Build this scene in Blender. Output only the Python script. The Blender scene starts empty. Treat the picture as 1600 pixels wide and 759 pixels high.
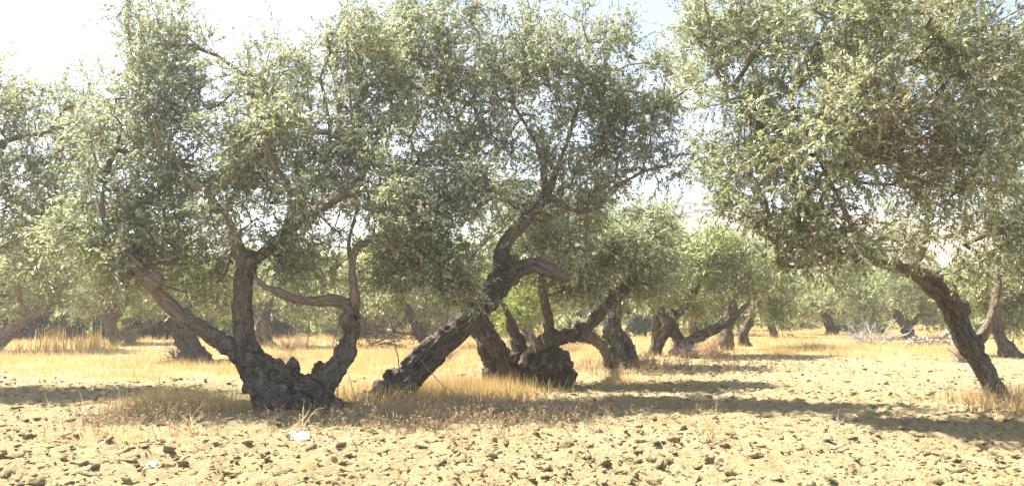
import bpy, bmesh, math
import numpy as np
from mathutils import Vector

# ------------------------------------------------------------------ camera, sky, sun, exposure
scene = bpy.context.scene
COL = scene.collection
R = math.radians
FPX, CX, CY, HZ, EYE = 1300.0, 800.0, 379.5, 482.0, 1.60     # photograph's pixel frame (1600 x 759)
PITCH = math.atan((HZ - CY) / FPX)
cam = bpy.data.cameras.new('camera')
cam.sensor_width = 36.0
cam.lens = 36.0 * FPX / 1600.0
cam.clip_start, cam.clip_end = 0.1, 3000.0
camo = bpy.data.objects.new('camera', cam)
camo.location = (0, 0, EYE)
camo.rotation_euler = (math.pi / 2 + PITCH, 0, 0)
COL.objects.link(camo)
scene.camera = camo

SUN_EL, SUN_AZ = 60.0, -64.0        # azimuth measured from +Y towards +X (negative: to the left, beyond the trees)
w = bpy.data.worlds.new('World')
scene.world = w
w.use_nodes = True
nt = w.node_tree
nt.nodes.clear()
wo = nt.nodes.new('ShaderNodeOutputWorld')
bg = nt.nodes.new('ShaderNodeBackground')
sky = nt.nodes.new('ShaderNodeTexSky')
sky.sky_type = 'NISHITA'
sky.sun_disc = False
sky.sun_elevation = R(SUN_EL)
sky.sun_rotation = R(SUN_AZ)
sky.air_density, sky.dust_density, sky.ozone_density = 1.0, 1.2, 1.2
tc = nt.nodes.new('ShaderNodeTexCoord')
mp = nt.nodes.new('ShaderNodeMapping'); mp.inputs['Scale'].default_value = (1.6, 1.6, 4.0)
no = nt.nodes.new('ShaderNodeTexNoise'); no.inputs['Scale'].default_value = 1.7; no.inputs['Detail'].default_value = 7; no.inputs['Roughness'].default_value = .58
cr = nt.nodes.new('ShaderNodeValToRGB'); cr.color_ramp.elements[0].position = .50; cr.color_ramp.elements[1].position = .78
mx = nt.nodes.new('ShaderNodeMix'); mx.data_type = 'RGBA'; mx.inputs['B'].default_value = (4.6, 4.8, 5.1, 1)
nt.links.new(tc.outputs['Generated'], mp.inputs['Vector']); nt.links.new(mp.outputs[0], no.inputs['Vector'])
nt.links.new(no.outputs['Fac'], cr.inputs['Fac']); nt.links.new(cr.outputs['Color'], mx.inputs['Factor'])
nt.links.new(sky.outputs[0], mx.inputs['A']); nt.links.new(mx.outputs['Result'], bg.inputs['Color'])
bg.inputs['Strength'].default_value = 0.072
nt.links.new(bg.outputs[0], wo.inputs['Surface'])

sl = bpy.data.lights.new('sun', 'SUN')
sl.energy, sl.angle, sl.color = 4.9, R(0.6), (1.0, 0.94, 0.83)
so = bpy.data.objects.new('sun', sl)
sdir = Vector((math.sin(R(SUN_AZ)) * math.cos(R(SUN_EL)), math.cos(R(SUN_AZ)) * math.cos(R(SUN_EL)), math.sin(R(SUN_EL))))
so.rotation_euler = sdir.to_track_quat('Z', 'Y').to_euler()
so.location = (-20, 20, 40)
COL.objects.link(so)

vs = scene.view_settings
vs.view_transform, vs.look, vs.gamma, vs.use_curve_mapping = 'Standard', 'None', 1.0, False
vs.exposure = 1.95
scene.cycles.use_denoising = True
scene.cycles.max_bounces = 6
scene.cycles.transmission_bounces = 6
scene.cycles.diffuse_bounces = 3
scene.cycles.volume_bounces = 1

# ------------------------------------------------------------------ helpers
rng = np.random.default_rng(7)

def P(px, py, Y):
    """point at distance Y (metres ahead) that stands at photo pixel (px, py)"""
    u, v = (px - CX) / FPX, -(py - CY) / FPX
    c, s = math.cos(PITCH), math.sin(PITCH)
    dy, dz = c - v * s, s + v * c
    return np.array([u * Y / dy, Y, EYE + dz * Y / dy])

def gx(px, Y):
    return (px - CX) / FPX * Y

def _hash(ix, iy, iz, seed):
    h = (ix * 374761393 + iy * 668265263 + iz * 1274126177 + seed * 362437) & 0xFFFFFFFF
    h = ((h ^ (h >> 13)) * 1274126177) & 0xFFFFFFFF
    h = ((h ^ (h >> 16)) * 2246822519) & 0xFFFFFFFF
    return ((h ^ (h >> 15)) & 0xFFFFFF) / float(0xFFFFFF)

def vnoise(p, seed=0):
    p = np.asarray(p, float)
    i = np.floor(p).astype(np.int64); f = p - i
    u = f * f * f * (f * (f * 6 - 15) + 10)
    x, y, z = i[..., 0], i[..., 1], i[..., 2]
    ux, uy, uz = u[..., 0], u[..., 1], u[..., 2]
    def c(a, b, d): return _hash(x + a, y + b, z + d, seed)
    x00 = c(0,0,0)*(1-ux)+c(1,0,0)*ux; x10 = c(0,1,0)*(1-ux)+c(1,1,0)*ux
    x01 = c(0,0,1)*(1-ux)+c(1,0,1)*ux; x11 = c(0,1,1)*(1-ux)+c(1,1,1)*ux
    return (x00*(1-uy)+x10*uy)*(1-uz) + (x01*(1-uy)+x11*uy)*uz

def fbm(p, octs=4, seed=0, gain=.5):
    a, s, t = 1.0, 0.0, 0.0
    p = np.asarray(p, float)
    for k in range(octs):
        s = s + a * vnoise(p * 2.03 ** k + k * 17.3, seed + k); t += a; a *= gain
    return s / t

def sstep(a, b, x):
    t = np.clip((x - a) / (b - a), 0, 1)
    return t * t * (3 - 2 * t)

def unit(v):
    return v / np.maximum(np.linalg.norm(v, axis=-1, keepdims=True), 1e-9)

def mesh_np(name, V, F, smooth=False):
    """V (n,3), F (m,k) uniform k-gons"""
    me = bpy.data.meshes.new(name)
    V = np.ascontiguousarray(V, np.float32); F = np.ascontiguousarray(F, np.int32)
    me.vertices.add(len(V)); me.vertices.foreach_set('co', V.ravel())
    me.loops.add(F.size); me.loops.foreach_set('vertex_index', F.ravel())
    me.polygons.add(len(F))
    me.polygons.foreach_set('loop_start', np.arange(0, F.size, F.shape[1], dtype=np.int32))
    if smooth:
        me.polygons.foreach_set('use_smooth', np.ones(len(F), bool))
    me.update(calc_edges=True)
    return me

def attr(me, name, data):
    a = me.attributes.new(name, 'FLOAT', 'POINT')
    a.data.foreach_set('value', np.ascontiguousarray(data, np.float32).ravel())

def attr3(me, name, data):
    a = me.attributes.new(name, 'FLOAT_VECTOR', 'POINT')
    a.data.foreach_set('vector', np.ascontiguousarray(data, np.float32).ravel())

def obj(name, me, mat=None, parent=None, loc=None):
    o = bpy.data.objects.new(name, me)
    COL.objects.link(o)
    if mat is not None and me is not None and not me.materials:
        me.materials.append(mat)
    if parent is not None:
        o.parent = parent
    if loc is not None:
        o.location = loc
    return o

def tag(o, label=None, cat=None, group=None, kind=None):
    if label: o['label'] = label
    if cat: o['category'] = cat
    if group: o['group'] = group
    if kind: o['kind'] = kind
    return o

def thing(name, label, cat, loc, group=None):
    o = bpy.data.objects.new(name, None)
    o.empty_display_size = .3
    COL.objects.link(o); o.location = loc
    return tag(o, label, cat, group)

# ------------------------------------------------------------------ materials
def newmat(name):
    m = bpy.data.materials.new(name); m.use_nodes = True
    t = m.node_tree; t.nodes.clear()
    out = t.nodes.new('ShaderNodeOutputMaterial')
    return m, t, out

def N(t, kind, **kw):
    n = t.nodes.new(kind)
    for k, v in kw.items():
        if k in n.inputs: n.inputs[k].default_value = v
        else: setattr(n, k, v)
    return n

def ramp(t, stops, interp='LINEAR'):
    n = t.nodes.new('ShaderNodeValToRGB'); e = n.color_ramp.elements
    n.color_ramp.interpolation = interp
    while len(e) < len(stops): e.new(.5)
    for el, (p, c) in zip(e, stops):
        el.position = p; el.color = (*c, 1)
    return n

def mix(t, fac, a, b, blend='MIX'):
    n = t.nodes.new('ShaderNodeMix'); n.data_type = 'RGBA'; n.blend_type = blend
    for s, v in (('Factor', fac), ('A', a), ('B', b)):
        if isinstance(v, (tuple, list)): n.inputs[s].default_value = (*v, 1)
        elif isinstance(v, (int, float)): n.inputs[s].default_value = v
        else: t.links.new(v, n.inputs[s])
    return n.outputs['Result']

def leaf_material(name, grey, mid, yellow, silver, trans, tf=.38):
    m, t, out = newmat(name)
    hue = N(t, 'ShaderNodeAttribute', attribute_name='hue')
    tone = N(t, 'ShaderNodeAttribute', attribute_name='tone')
    half = N(t, 'ShaderNodeMath', operation='MULTIPLY'); half.inputs[1].default_value = .5
    t.links.new(hue.outputs['Fac'], half.inputs[0])
    r = ramp(t, [(0, grey), (.25, mid), (.5, yellow), (.75, (.20, .125, .06)), (1, (.24, .15, .075))])
    t.links.new(half.outputs[0], r.inputs['Fac'])
    r2 = ramp(t, [(0, (0, 0, 0)), (.52, (0, 0, 0)), (.70, (1, 1, 1))])
    t.links.new(tone.outputs['Fac'], r2.inputs['Fac'])
    c = mix(t, r2.outputs['Color'], r.outputs['Color'], silver)
    r3 = ramp(t, [(0, (.62, .62, .62)), (.6, (1.15, 1.15, 1.1)), (1, (1, 1, 1))])
    t.links.new(tone.outputs['Fac'], r3.inputs['Fac'])
    c = mix(t, 1.0, c, r3.outputs['Color'], 'MULTIPLY')
    b = N(t, 'ShaderNodeBsdfPrincipled', Roughness=.36)
    b.inputs['Specular IOR Level'].default_value = .6
    t.links.new(c, b.inputs['Base Color'])
    tr = N(t, 'ShaderNodeBsdfTranslucent')
    tcol = mix(t, .5, c, trans)
    t.links.new(tcol, tr.inputs['Color'])
    ms = N(t, 'ShaderNodeMixShader'); ms.inputs[0].default_value = tf
    t.links.new(b.outputs[0], ms.inputs[1]); t.links.new(tr.outputs[0], ms.inputs[2])
    t.links.new(ms.outputs[0], out.inputs['Surface'])
    return m

def bark_material(name, dark, mid, light, patch, bump=.9):
    m, t, out = newmat(name)
    at = N(t, 'ShaderNodeAttribute', attribute_name='barkco')
    n1 = N(t, 'ShaderNodeTexNoise', Scale=13.0, Detail=8.0, Roughness=.7)
    n2 = N(t, 'ShaderNodeTexNoise', Scale=2.2, Detail=5.0, Roughness=.6)
    vo = N(t, 'ShaderNodeTexVoronoi', Scale=17.0, feature='DISTANCE_TO_EDGE')
    n3 = N(t, 'ShaderNodeTexNoise', Scale=45.0, Detail=4.0)
    for n in (n1, n2, vo, n3): t.links.new(at.outputs['Vector'], n.inputs['Vector'])
    r = ramp(t, [(.34, dark), (.5, mid), (.66, light)])
    t.links.new(n1.outputs['Fac'], r.inputs['Fac'])
    r2 = ramp(t, [(.52, (0, 0, 0)), (.68, (1, 1, 1))])
    t.links.new(n2.outputs['Fac'], r2.inputs['Fac'])
    mf = N(t, 'ShaderNodeMath', operation='MULTIPLY'); mf.inputs[1].default_value = .6
    t.links.new(r2.outputs['Color'], mf.inputs[0])
    c = mix(t, mf.outputs[0], r.outputs['Color'], patch)
    gi = N(t, 'ShaderNodeAttribute', attribute_name='girth')
    yo = ramp(t, [(0, (1, 1, 1)), (.085, (.85, .85, .85)), (.17, (0, 0, 0))])      # young limbs have smooth pale bark
    t.links.new(gi.outputs['Fac'], yo.inputs['Fac'])
    yc = mix(t, n1.outputs['Fac'], (.19, .145, .108), (.36, .285, .22))
    c = mix(t, yo.outputs['Color'], c, yc)
    r4 = ramp(t, [(.0, (.32, .31, .30)), (.10, (1, 1, 1))])
    t.links.new(vo.outputs['Distance'], r4.inputs['Fac'])
    c = mix(t, .8, c, r4.outputs['Color'], 'MULTIPLY')
    b = N(t, 'ShaderNodeBsdfPrincipled', Roughness=.88)
    b.inputs['Specular IOR Level'].default_value = .2
    t.links.new(c, b.inputs['Base Color'])
    hm = N(t, 'ShaderNodeMath', operation='MULTIPLY_ADD'); hm.inputs[1].default_value = .35
    sm = N(t, 'ShaderNodeMath', operation='MINIMUM'); sm.inputs[1].default_value = .25
    t.links.new(vo.outputs['Distance'], sm.inputs[0])
    t.links.new(n3.outputs['Fac'], hm.inputs[0])
    ad = N(t, 'ShaderNodeMath', operation='ADD')
    t.links.new(n1.outputs['Fac'], ad.inputs[0]); t.links.new(sm.outputs[0], ad.inputs[1])
    t.links.new(ad.outputs[0], hm.inputs[2])
    bp = N(t, 'ShaderNodeBump', Strength=bump, Distance=.075)
    t.links.new(hm.outputs[0], bp.inputs['Height']); t.links.new(bp.outputs[0], b.inputs['Normal'])
    t.links.new(b.outputs[0], out.inputs['Surface'])
    return m

def plain(name, c1, c2, scale=6.0, rough=.85, bump=0., trans=None):
    m, t, out = newmat(name)
    tcn = N(t, 'ShaderNodeTexCoord')
    n1 = N(t, 'ShaderNodeTexNoise', Scale=scale, Detail=5.0, Roughness=.6)
    t.links.new(tcn.outputs['Object'], n1.inputs['Vector'])
    r = ramp(t, [(.3, c1), (.7, c2)])
    t.links.new(n1.outputs['Fac'], r.inputs['Fac'])
    b = N(t, 'ShaderNodeBsdfPrincipled', Roughness=rough)
    b.inputs['Specular IOR Level'].default_value = .25
    t.links.new(r.outputs['Color'], b.inputs['Base Color'])
    if bump:
        bp = N(t, 'ShaderNodeBump', Strength=bump, Distance=.03)
        t.links.new(n1.outputs['Fac'], bp.inputs['Height']); t.links.new(bp.outputs[0], b.inputs['Normal'])
    s = b.outputs[0]
    if trans:
        tr = N(t, 'ShaderNodeBsdfTranslucent', Color=(*trans, 1))
        ms = N(t, 'ShaderNodeMixShader'); ms.inputs[0].default_value = .35
        t.links.new(s, ms.inputs[1]); t.links.new(tr.outputs[0], ms.inputs[2]); s = ms.outputs[0]
    t.links.new(s, out.inputs['Surface'])
    return m

def soil_material():
    m, t, out = newmat('soil')
    g = N(t, 'ShaderNodeNewGeometry')
    straw = N(t, 'ShaderNodeAttribute', attribute_name='straw')
    n1 = N(t, 'ShaderNodeTexNoise', Scale=.55, Detail=5.0, Roughness=.6)
    n2 = N(t, 'ShaderNodeTexNoise', Scale=9.0, Detail=6.0, Roughness=.65)
    n3 = N(t, 'ShaderNodeTexNoise', Scale=55.0, Detail=4.0, Roughness=.6)
    for n in (n1, n2, n3): t.links.new(g.outputs['Position'], n.inputs['Vector'])
    r1 = ramp(t, [(.3, (.305, .24, .125)), (.55, (.345, .282, .162)), (.75, (.365, .315, .21))])
    t.links.new(n1.outputs['Fac'], r1.inputs['Fac'])
    r2 = ramp(t, [(.28, (.78, .75, .70)), (.5, (.97, .96, .94)), (.7, (1.1, 1.1, 1.1))])
    t.links.new(n2.outputs['Fac'], r2.inputs['Fac'])
    c = mix(t, 1.0, r1.outputs['Color'], r2.outputs['Color'], 'MULTIPLY')
    rs = ramp(t, [(.3, (.35, .245, .115)), (.7, (.45, .34, .175))])
    t.links.new(n2.outputs['Fac'], rs.inputs['Fac'])
    ad = N(t, 'ShaderNodeMath', operation='MULTIPLY_ADD'); ad.inputs[1].default_value = 1.1; ad.inputs[2].default_value = -.55
    t.links.new(n2.outputs['Fac'], ad.inputs[0])
    ad2 = N(t, 'ShaderNodeMath', operation='ADD'); ad2.use_clamp = True
    t.links.new(straw.outputs['Fac'], ad2.inputs[0]); t.links.new(ad.outputs[0], ad2.inputs[1])
    mu = N(t, 'ShaderNodeMath', operation='MULTIPLY'); mu.use_clamp = True
    t.links.new(ad2.outputs[0], mu.inputs[0]); t.links.new(straw.outputs['Fac'], mu.inputs[1])
    c = mix(t, mu.outputs[0], c, rs.outputs['Color'])
    b = N(t, 'ShaderNodeBsdfPrincipled', Roughness=.95)
    b.inputs['Specular IOR Level'].default_value = .1
    t.links.new(c, b.inputs['Base Color'])
    h = N(t, 'ShaderNodeMath', operation='MULTIPLY_ADD'); h.inputs[1].default_value = .3
    t.links.new(n3.outputs['Fac'], h.inputs[0]); t.links.new(n2.outputs['Fac'], h.inputs[2])
    bp = N(t, 'ShaderNodeBump', Strength=1.0, Distance=.09)
    t.links.new(h.outputs[0], bp.inputs['Height']); t.links.new(bp.outputs[0], b.inputs['Normal'])
    t.links.new(b.outputs[0], out.inputs['Surface'])
    return m

def straw_material(name, a, b_, c_, trans):
    m, t, out = newmat(name)
    tone = N(t, 'ShaderNodeAttribute', attribute_name='tone')
    r = ramp(t, [(0, a), (.5, b_), (1, c_)])
    t.links.new(tone.outputs['Fac'], r.inputs['Fac'])
    b = N(t, 'ShaderNodeBsdfPrincipled', Roughness=.7)
    b.inputs['Specular IOR Level'].default_value = .3
    t.links.new(r.outputs['Color'], b.inputs['Base Color'])
    tr = N(t, 'ShaderNodeBsdfTranslucent', Color=(*trans, 1))
    ms = N(t, 'ShaderNodeMixShader'); ms.inputs[0].default_value = .48
    t.links.new(b.outputs[0], ms.inputs[1]); t.links.new(tr.outputs[0], ms.inputs[2])
    t.links.new(ms.outputs[0], out.inputs['Surface'])
    return m

M = {}
M['leaf'] = leaf_material('olive_leaf', (.155, .182, .12), (.225, .25, .135), (.335, .335, .125), (.60, .63, .52), (.37, .40, .15), .5)
M['leaf_far'] = leaf_material('olive_leaf_yellowish', (.14, .17, .085), (.215, .245, .10), (.32, .335, .10), (.50, .53, .36), (.37, .40, .10), .5)
M['leaf_bush'] = leaf_material('bright_bush_leaf', (.15, .20, .05), (.22, .27, .055), (.31, .35, .065), (.38, .42, .12), (.33, .38, .06), .45)
M['leaf_dark'] = leaf_material('dark_shaded_hedge_leaf', (.02, .035, .022), (.03, .05, .03), (.045, .07, .03), (.05, .075, .045), (.04, .07, .02), .2)  # leaf colour darkened to carry the hedge's shade; the dark bushes share it
M['bark'] = bark_material('old_olive_bark', (.038, .031, .025), (.122, .10, .082), (.23, .20, .168), (.25, .235, .21))
M['bark_far'] = bark_material('brown_olive_bark', (.036, .029, .022), (.115, .09, .067), (.24, .195, .148), (.20, .175, .148))
M['bark_pale'] = bark_material('pale_olive_bark', (.16, .125, .09), (.27, .21, .155), (.36, .29, .22), (.33, .28, .23))
M['twig'] = plain('twig_bark', (.13, .10, .075), (.26, .205, .15), 5.0)
M['dead'] = plain('bleached_deadwood', (.30, .275, .245), (.46, .43, .39), 8.0)
M['brush'] = plain('dry_brushwood', (.07, .05, .045), (.17, .125, .10), 4.0)
M['soil'] = soil_material()
M['straw'] = straw_material('dry_grass_straw', (.43, .295, .13), (.59, .435, .205), (.70, .56, .33), (.58, .42, .18))
M['weed'] = straw_material('dead_weed_stalk', (.34, .25, .16), (.54, .42, .27), (.68, .57, .40), (.46, .36, .21))

# ------------------------------------------------------------------ the lie of the land
# base points (x, Y) of the big trees, used for grass and weeds round them
def grassiness(x, y):
    n = fbm(np.stack([x * .35, y * .35, x * 0], -1), 4, 31)
    far = sstep(15.5, 25, y + (n - .5) * 9 - sstep(1.5, 6, x) * 6.5)
    far = np.maximum(far, sstep(17.0, 21.5, y + (n - .5) * 6) * sstep(-1, -5, x) * .9)
    mid = .62 * np.exp(-(((x + 0.75) / 1.6) ** 4 + ((y - 13.8) / 2.1) ** 4))               # round the two big trees
    mid2 = np.exp(-(((x + 5.2) / .9) ** 2 + ((y - 13.2) / .8) ** 2)) * .9           # clump left of the left trunk
    mid3 = np.exp(-(((x + 0.7) / 1.0) ** 2 + ((y - 16.4) / 1.6) ** 2)) * 1.0
    rt = np.exp(-(((x - 8.7) / 1.1) ** 4 + ((y - 14.0) / 2.0) ** 4)) * .9           # foot of the right tree
    lf = np.exp(-(((x + 4.6) / 1.0) ** 2 + ((y - 10.6) / .8) ** 2)) * .35
    g = np.max(np.stack([far, mid, mid2, mid3, rt, lf]), axis=0)
    return np.clip(g * (.55 + .9 * n), 0, 1)

def ground_h(x, y, fine=True):
    x = np.asarray(x, float); y = np.asarray(y, float)
    p = np.stack([x, y, x * 0], -1)
    h = .22 * (fbm(p * .12, 2, 3) - .5) * sstep(4, 20, np.abs(y))
    if fine:
        g = grassiness(x, y)
        amp = (1 - .75 * g) * sstep(70, 25, y)
        b1 = 1 - np.abs(2 * fbm(p * 1.9, 2, 11) - 1)
        b2 = 1 - np.abs(2 * vnoise(p * 5.2, 12) - 1)
        b3 = .6 * vnoise(p * 9.0, 13) + .4 * vnoise(p * 15.0 + 3.3, 15)
        h = h + amp * (.08 * (b1 - .6) + .07 * (b2 - .5) + .10 * (b3 - .5))
    return h

def axis(segs):
    out = []
    for a, b, s in segs:
        out.append(np.arange(a, b, s))
    return np.concatenate(out)
xs_half = axis([(0, 11, .075), (11, 20, .14), (20, 45, .6), (45, 140, 5), (140, 720, 40)])
xs = np.concatenate([-xs_half[:0:-1], xs_half])
ys = axis([(-60, 0, 6), (0, 5.6, .4), (5.6, 15, .068), (15, 24, .11), (24, 45, .6), (45, 100, 2.5), (100, 700, 25)])
GX, GY = np.meshgrid(xs, ys)
GZ = ground_h(GX.ravel(), GY.ravel())
V = np.stack([GX.ravel(), GY.ravel(), GZ], -1)
nx, ny = len(xs), len(ys)
ii = (np.arange(ny - 1)[:, None] * nx + np.arange(nx - 1)[None]).ravel()
F = np.stack([ii, ii + 1, ii + nx + 1, ii + nx], -1)
me = mesh_np('ground', V, F, True)
attr(me, 'straw', grassiness(V[:, 0], V[:, 1]) * .95)
ground = tag(obj('ground', me, M['soil']), kind='structure')

# clods of the ploughed soil: shared shapes
def ico(sub):
    bm = bmesh.new(); bmesh.ops.create_icosphere(bm, subdivisions=sub, radius=1)
    v = np.array([q.co[:] for q in bm.verts]); f = np.array([[q.index for q in t.verts] for t in bm.faces]); bm.free()
    return v, f
def clod_shape(seed, sub):
    v, f = ico(sub)
    r = np.random.default_rng(seed)
    for _ in range(7):                                   # broken facets
        d = unit(r.normal(size=3)); h = .42 + .35 * r.random()
        q = v @ d; v = v - np.maximum(q - h, 0)[:, None] * d
    n = fbm(v * 1.7 + seed * 9.1, 3, seed)
    k = 1 + (n - .5) * 1.5 + (vnoise(v * 4.7 + seed, seed + 5) - .5) * .7
    v = v * k[:, None] * np.array([1.25, 1.0, .58])
    return v, f

def plough(x, y):
    return np.clip(1 - 1.15 * grassiness(x, y), 0, 1)

NC = 18500
u = rng.random(NC * 3)
cy = 6.2 * (30 / 6.2) ** (u ** .92)                       # denser close by
cx = (rng.random(NC * 3) * 2 - 1) * (cy * .66 + 1.0)
keep = rng.random(NC * 3) < plough(cx, cy) ** 1.3 * (.35 + fbm(np.stack([cx * .8, cy * .8, cx * 0], -1), 3, 77))
cx, cy = cx[keep][:NC], cy[keep][:NC]
size = .014 + .0095 * rng.pareto(1.8, len(cx)).clip(0, 5.2)
size *= np.where(cy > 14, 1.15, 1)
z = ground_h(cx, cy)
vis = size / cy
order = np.argsort(-np.where((np.abs(cx) < cy * .60) & (cy > 7.2), vis, 0))
big, rest = order[:300], order[300:]
shapes = [mesh_np('clod', *clod_shape(s, 2), True) for s in range(10)]
for s_ in shapes: s_.materials.append(M['soil'])
for i in big:
    o = bpy.data.objects.new('clod', shapes[int(rng.integers(10))])
    COL.objects.link(o); o.parent = ground
    s = float(size[i]) * (.8 + .4 * rng.random())
    o.location = (cx[i], cy[i], z[i] + s * .05)
    o.scale = (s, s * (.8 + .4 * rng.random()), s * (.8 + .4 * rng.random()))
    o.rotation_euler = tuple(float(q) for q in (rng.normal() * .4, rng.normal() * .4, rng.random() * 6.28))
VV, FF, off = [], [], 0
protos = [clod_shape(20 + s, 1) for s in range(10)]
protos2 = [clod_shape(40 + s, 2) for s in range(6)]
for i in rest:
    pr = protos2 if vis[i] > .008 else protos
    v, f = pr[int(rng.integers(len(pr)))]
    a = rng.random() * 6.28; ca, sa = math.cos(a), math.sin(a)
    s = size[i]
    vv = v * s * np.array([1, .75 + .5 * rng.random(), .7 + .5 * rng.random()])
    vv = vv @ np.array([[ca, sa, 0], [-sa, ca, 0], [0, 0, 1]]) + np.array([cx[i], cy[i], z[i] + s * .08])
    VV.append(vv); FF.append(f + off); off += len(v)
tag(obj('clods', mesh_np('clods', np.concatenate(VV), np.concatenate(FF), True), M['soil'], ground), kind='stuff')

# ------------------------------------------------------------------ trees
def catmull(pts, step):
    """pts (n,4) xyz+radius -> resampled"""
    pts = np.asarray(pts, float)
    q = np.vstack([2 * pts[0] - pts[1], pts, 2 * pts[-1] - pts[-2]])
    out = []
    for i in range(1, len(q) - 2):
        p0, p1, p2, p3 = q[i - 1], q[i], q[i + 1], q[i + 2]
        n = max(2, int(np.linalg.norm((p2 - p1)[:3]) / step))
        t = np.linspace(0, 1, n, endpoint=False)[:, None]
        out.append(.5 * (2 * p1 + (p2 - p0) * t + (2 * p0 - 5 * p1 + 4 * p2 - p3) * t ** 2 + (3 * p1 - p0 - 3 * p2 + p3) * t ** 3))
    out.append(pts[-1:])
    r = np.vstack(out); r[:, 3] = np.maximum(r[:, 3], .004)
    return r

def tube(path, k=12):
    p, rad = path[:, :3], path[:, 3]
    t = unit(np.gradient(p, axis=0))
    n = np.cross(t[0], [0.3, 1, .2]); n = n / np.linalg.norm(n)
    V = []
    a = np.linspace(0, 2 * np.pi, k, endpoint=False)
    for i in range(len(p)):
        n = n - t[i] * (n @ t[i]); n /= np.linalg.norm(n)
        b = np.cross(t[i], n)
        V.append(p[i] + rad[i] * (np.cos(a)[:, None] * n + np.sin(a)[:, None] * b))
    V = np.concatenate(V); L = len(p)
    F = []
    for i in range(L - 1):
        for j in range(k):
            F.append((i * k + j, i * k + (j + 1) % k, (i + 1) * k + (j + 1) % k, (i + 1) * k + j))
    caps = [tuple(range(k))[::-1], tuple((L - 1) * k + j for j in range(k))]
    return V, F, caps

def px_path(rows, Y0, sm=.72):
    out = []
    for x, y, dY, r in rows:
        Y = Y0 + dY
        out.append((*P(x, y, Y), r / FPX * Y * sm))
    return np.array(out)

def build_trunk(paths, lumps, holes, voxel, rough=1.0, seed=0, k=14):
    """union of tapered limbs, remeshed, then gnarled along the limb's own direction"""
    V, F, off = [], [], 0
    samples = []
    for path in paths:
        c = catmull(path, max(.5 * float(np.mean(path[:, 3])), .03))
        # wandering girth
        c[:, 3] *= .86 + .32 * vnoise(np.stack([np.arange(len(c)) * .45, np.full(len(c), seed * 3.3), c[:, 0]], -1), seed)
        v, f, caps = tube(c, k)
        V.append(v); F += [tuple(i + off for i in q) for q in f] + [tuple(i + off for i in q) for q in caps]; off += len(v)
        t = unit(np.gradient(c[:, :3], axis=0))
        arc = np.concatenate([[0], np.cumsum(np.linalg.norm(np.diff(c[:, :3], axis=0), axis=1))]) + 5.7 * len(samples)
        samples.append(np.hstack([c, t, arc[:, None]]))
    iv, jf = ico(2)
    for (c, r) in lumps:
        v = iv * r * (1 + .5 * (fbm(iv * 1.6 + c, 2, seed + 3) - .5))[:, None] + c
        V.append(v); F += [tuple(int(i) + off for i in q) for q in jf]; off += len(v)
    me = bpy.data.meshes.new('tmp'); me.from_pydata([tuple(v) for v in np.concatenate(V)], [], F)
    o = bpy.data.objects.new('tmp', me); COL.objects.link(o)
    md = o.modifiers.new('r', 'REMESH'); md.mode = 'VOXEL'; md.voxel_size = voxel; md.use_smooth_shade = True
    sm = o.modifiers.new('s', 'SMOOTH'); sm.factor = .5; sm.iterations = 1
    dg = bpy.context.evaluated_depsgraph_get(); dg.update()
    res = bpy.data.meshes.new_from_object(o.evaluated_get(dg))
    bpy.data.objects.remove(o); bpy.data.meshes.remove(me)
    n = len(res.vertices)
    co = np.empty(n * 3, np.float32); res.vertices.foreach_get('co', co); co = co.reshape(-1, 3).astype(float)
    nr = np.empty(n * 3, np.float32); res.vertex_normals.foreach_get('vector', nr); nr = nr.reshape(-1, 3).astype(float)
    S = np.concatenate(samples)
    rad = np.empty(n); ctr = np.empty((n, 3)); arc = np.empty(n)
    for a in range(0, n, 4000):
        d = ((co[a:a + 4000, None, :] - S[None, :, :3]) ** 2).sum(-1) / (S[None, :, 3] ** 2)
        wgt = 1 / (d + .03) ** 5
        wgt /= wgt.sum(1, keepdims=True)
        rad[a:a + 4000] = wgt @ S[:, 3]
        ctr[a:a + 4000] = wgt @ S[:, :3]
        arc[a:a + 4000] = S[np.argmin(d, 1), 7]
    bark = (co - ctr) + (.16 * arc)[:, None] * np.array([.58, .58, .58]) + .12 * (fbm(co * 2.5, 2, seed + 8) - .5)[:, None]
    q = bark
    flute = fbm(q * 7.5, 3, seed + 1) - .5
    fine = np.abs(2 * fbm(q * 17.0, 2, seed + 2) - 1) - .35
    knots = fbm(co * 3.2, 3, seed + 4) - .5
    pits = np.clip(fbm(co * 7.0, 2, seed + 6) - .60, 0, 1)
    d = rough * (rad * (.75 * flute + .5 * knots) + np.minimum(rad, .25) * (-.27 * fine) - pits * np.minimum(rad, .3) * 1.6)
    co = co + nr * d[:, None]
    for (c, r, depth) in holes:
        dd = np.linalg.norm((co - c) * np.array([1, .55, 1]), axis=1) / r
        co = co + np.array([0, 1, .1]) * (depth * sstep(1.0, .45, dd))[:, None]
        co = co - nr * (.0 * dd)[:, None]
        rim = np.exp(-((dd - 1.15) / .22) ** 2) * r * .22
        co = co + nr * rim[:, None]
    res.vertices.foreach_set('co', co.astype(np.float32).ravel())
    attr3(res, 'barkco', bark)
    attr(res, 'girth', rad)
    res.polygons.foreach_set('use_smooth', np.ones(len(res.polygons), bool))
    res.update()
    res.name = 'trunk'
    return res, S

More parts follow.
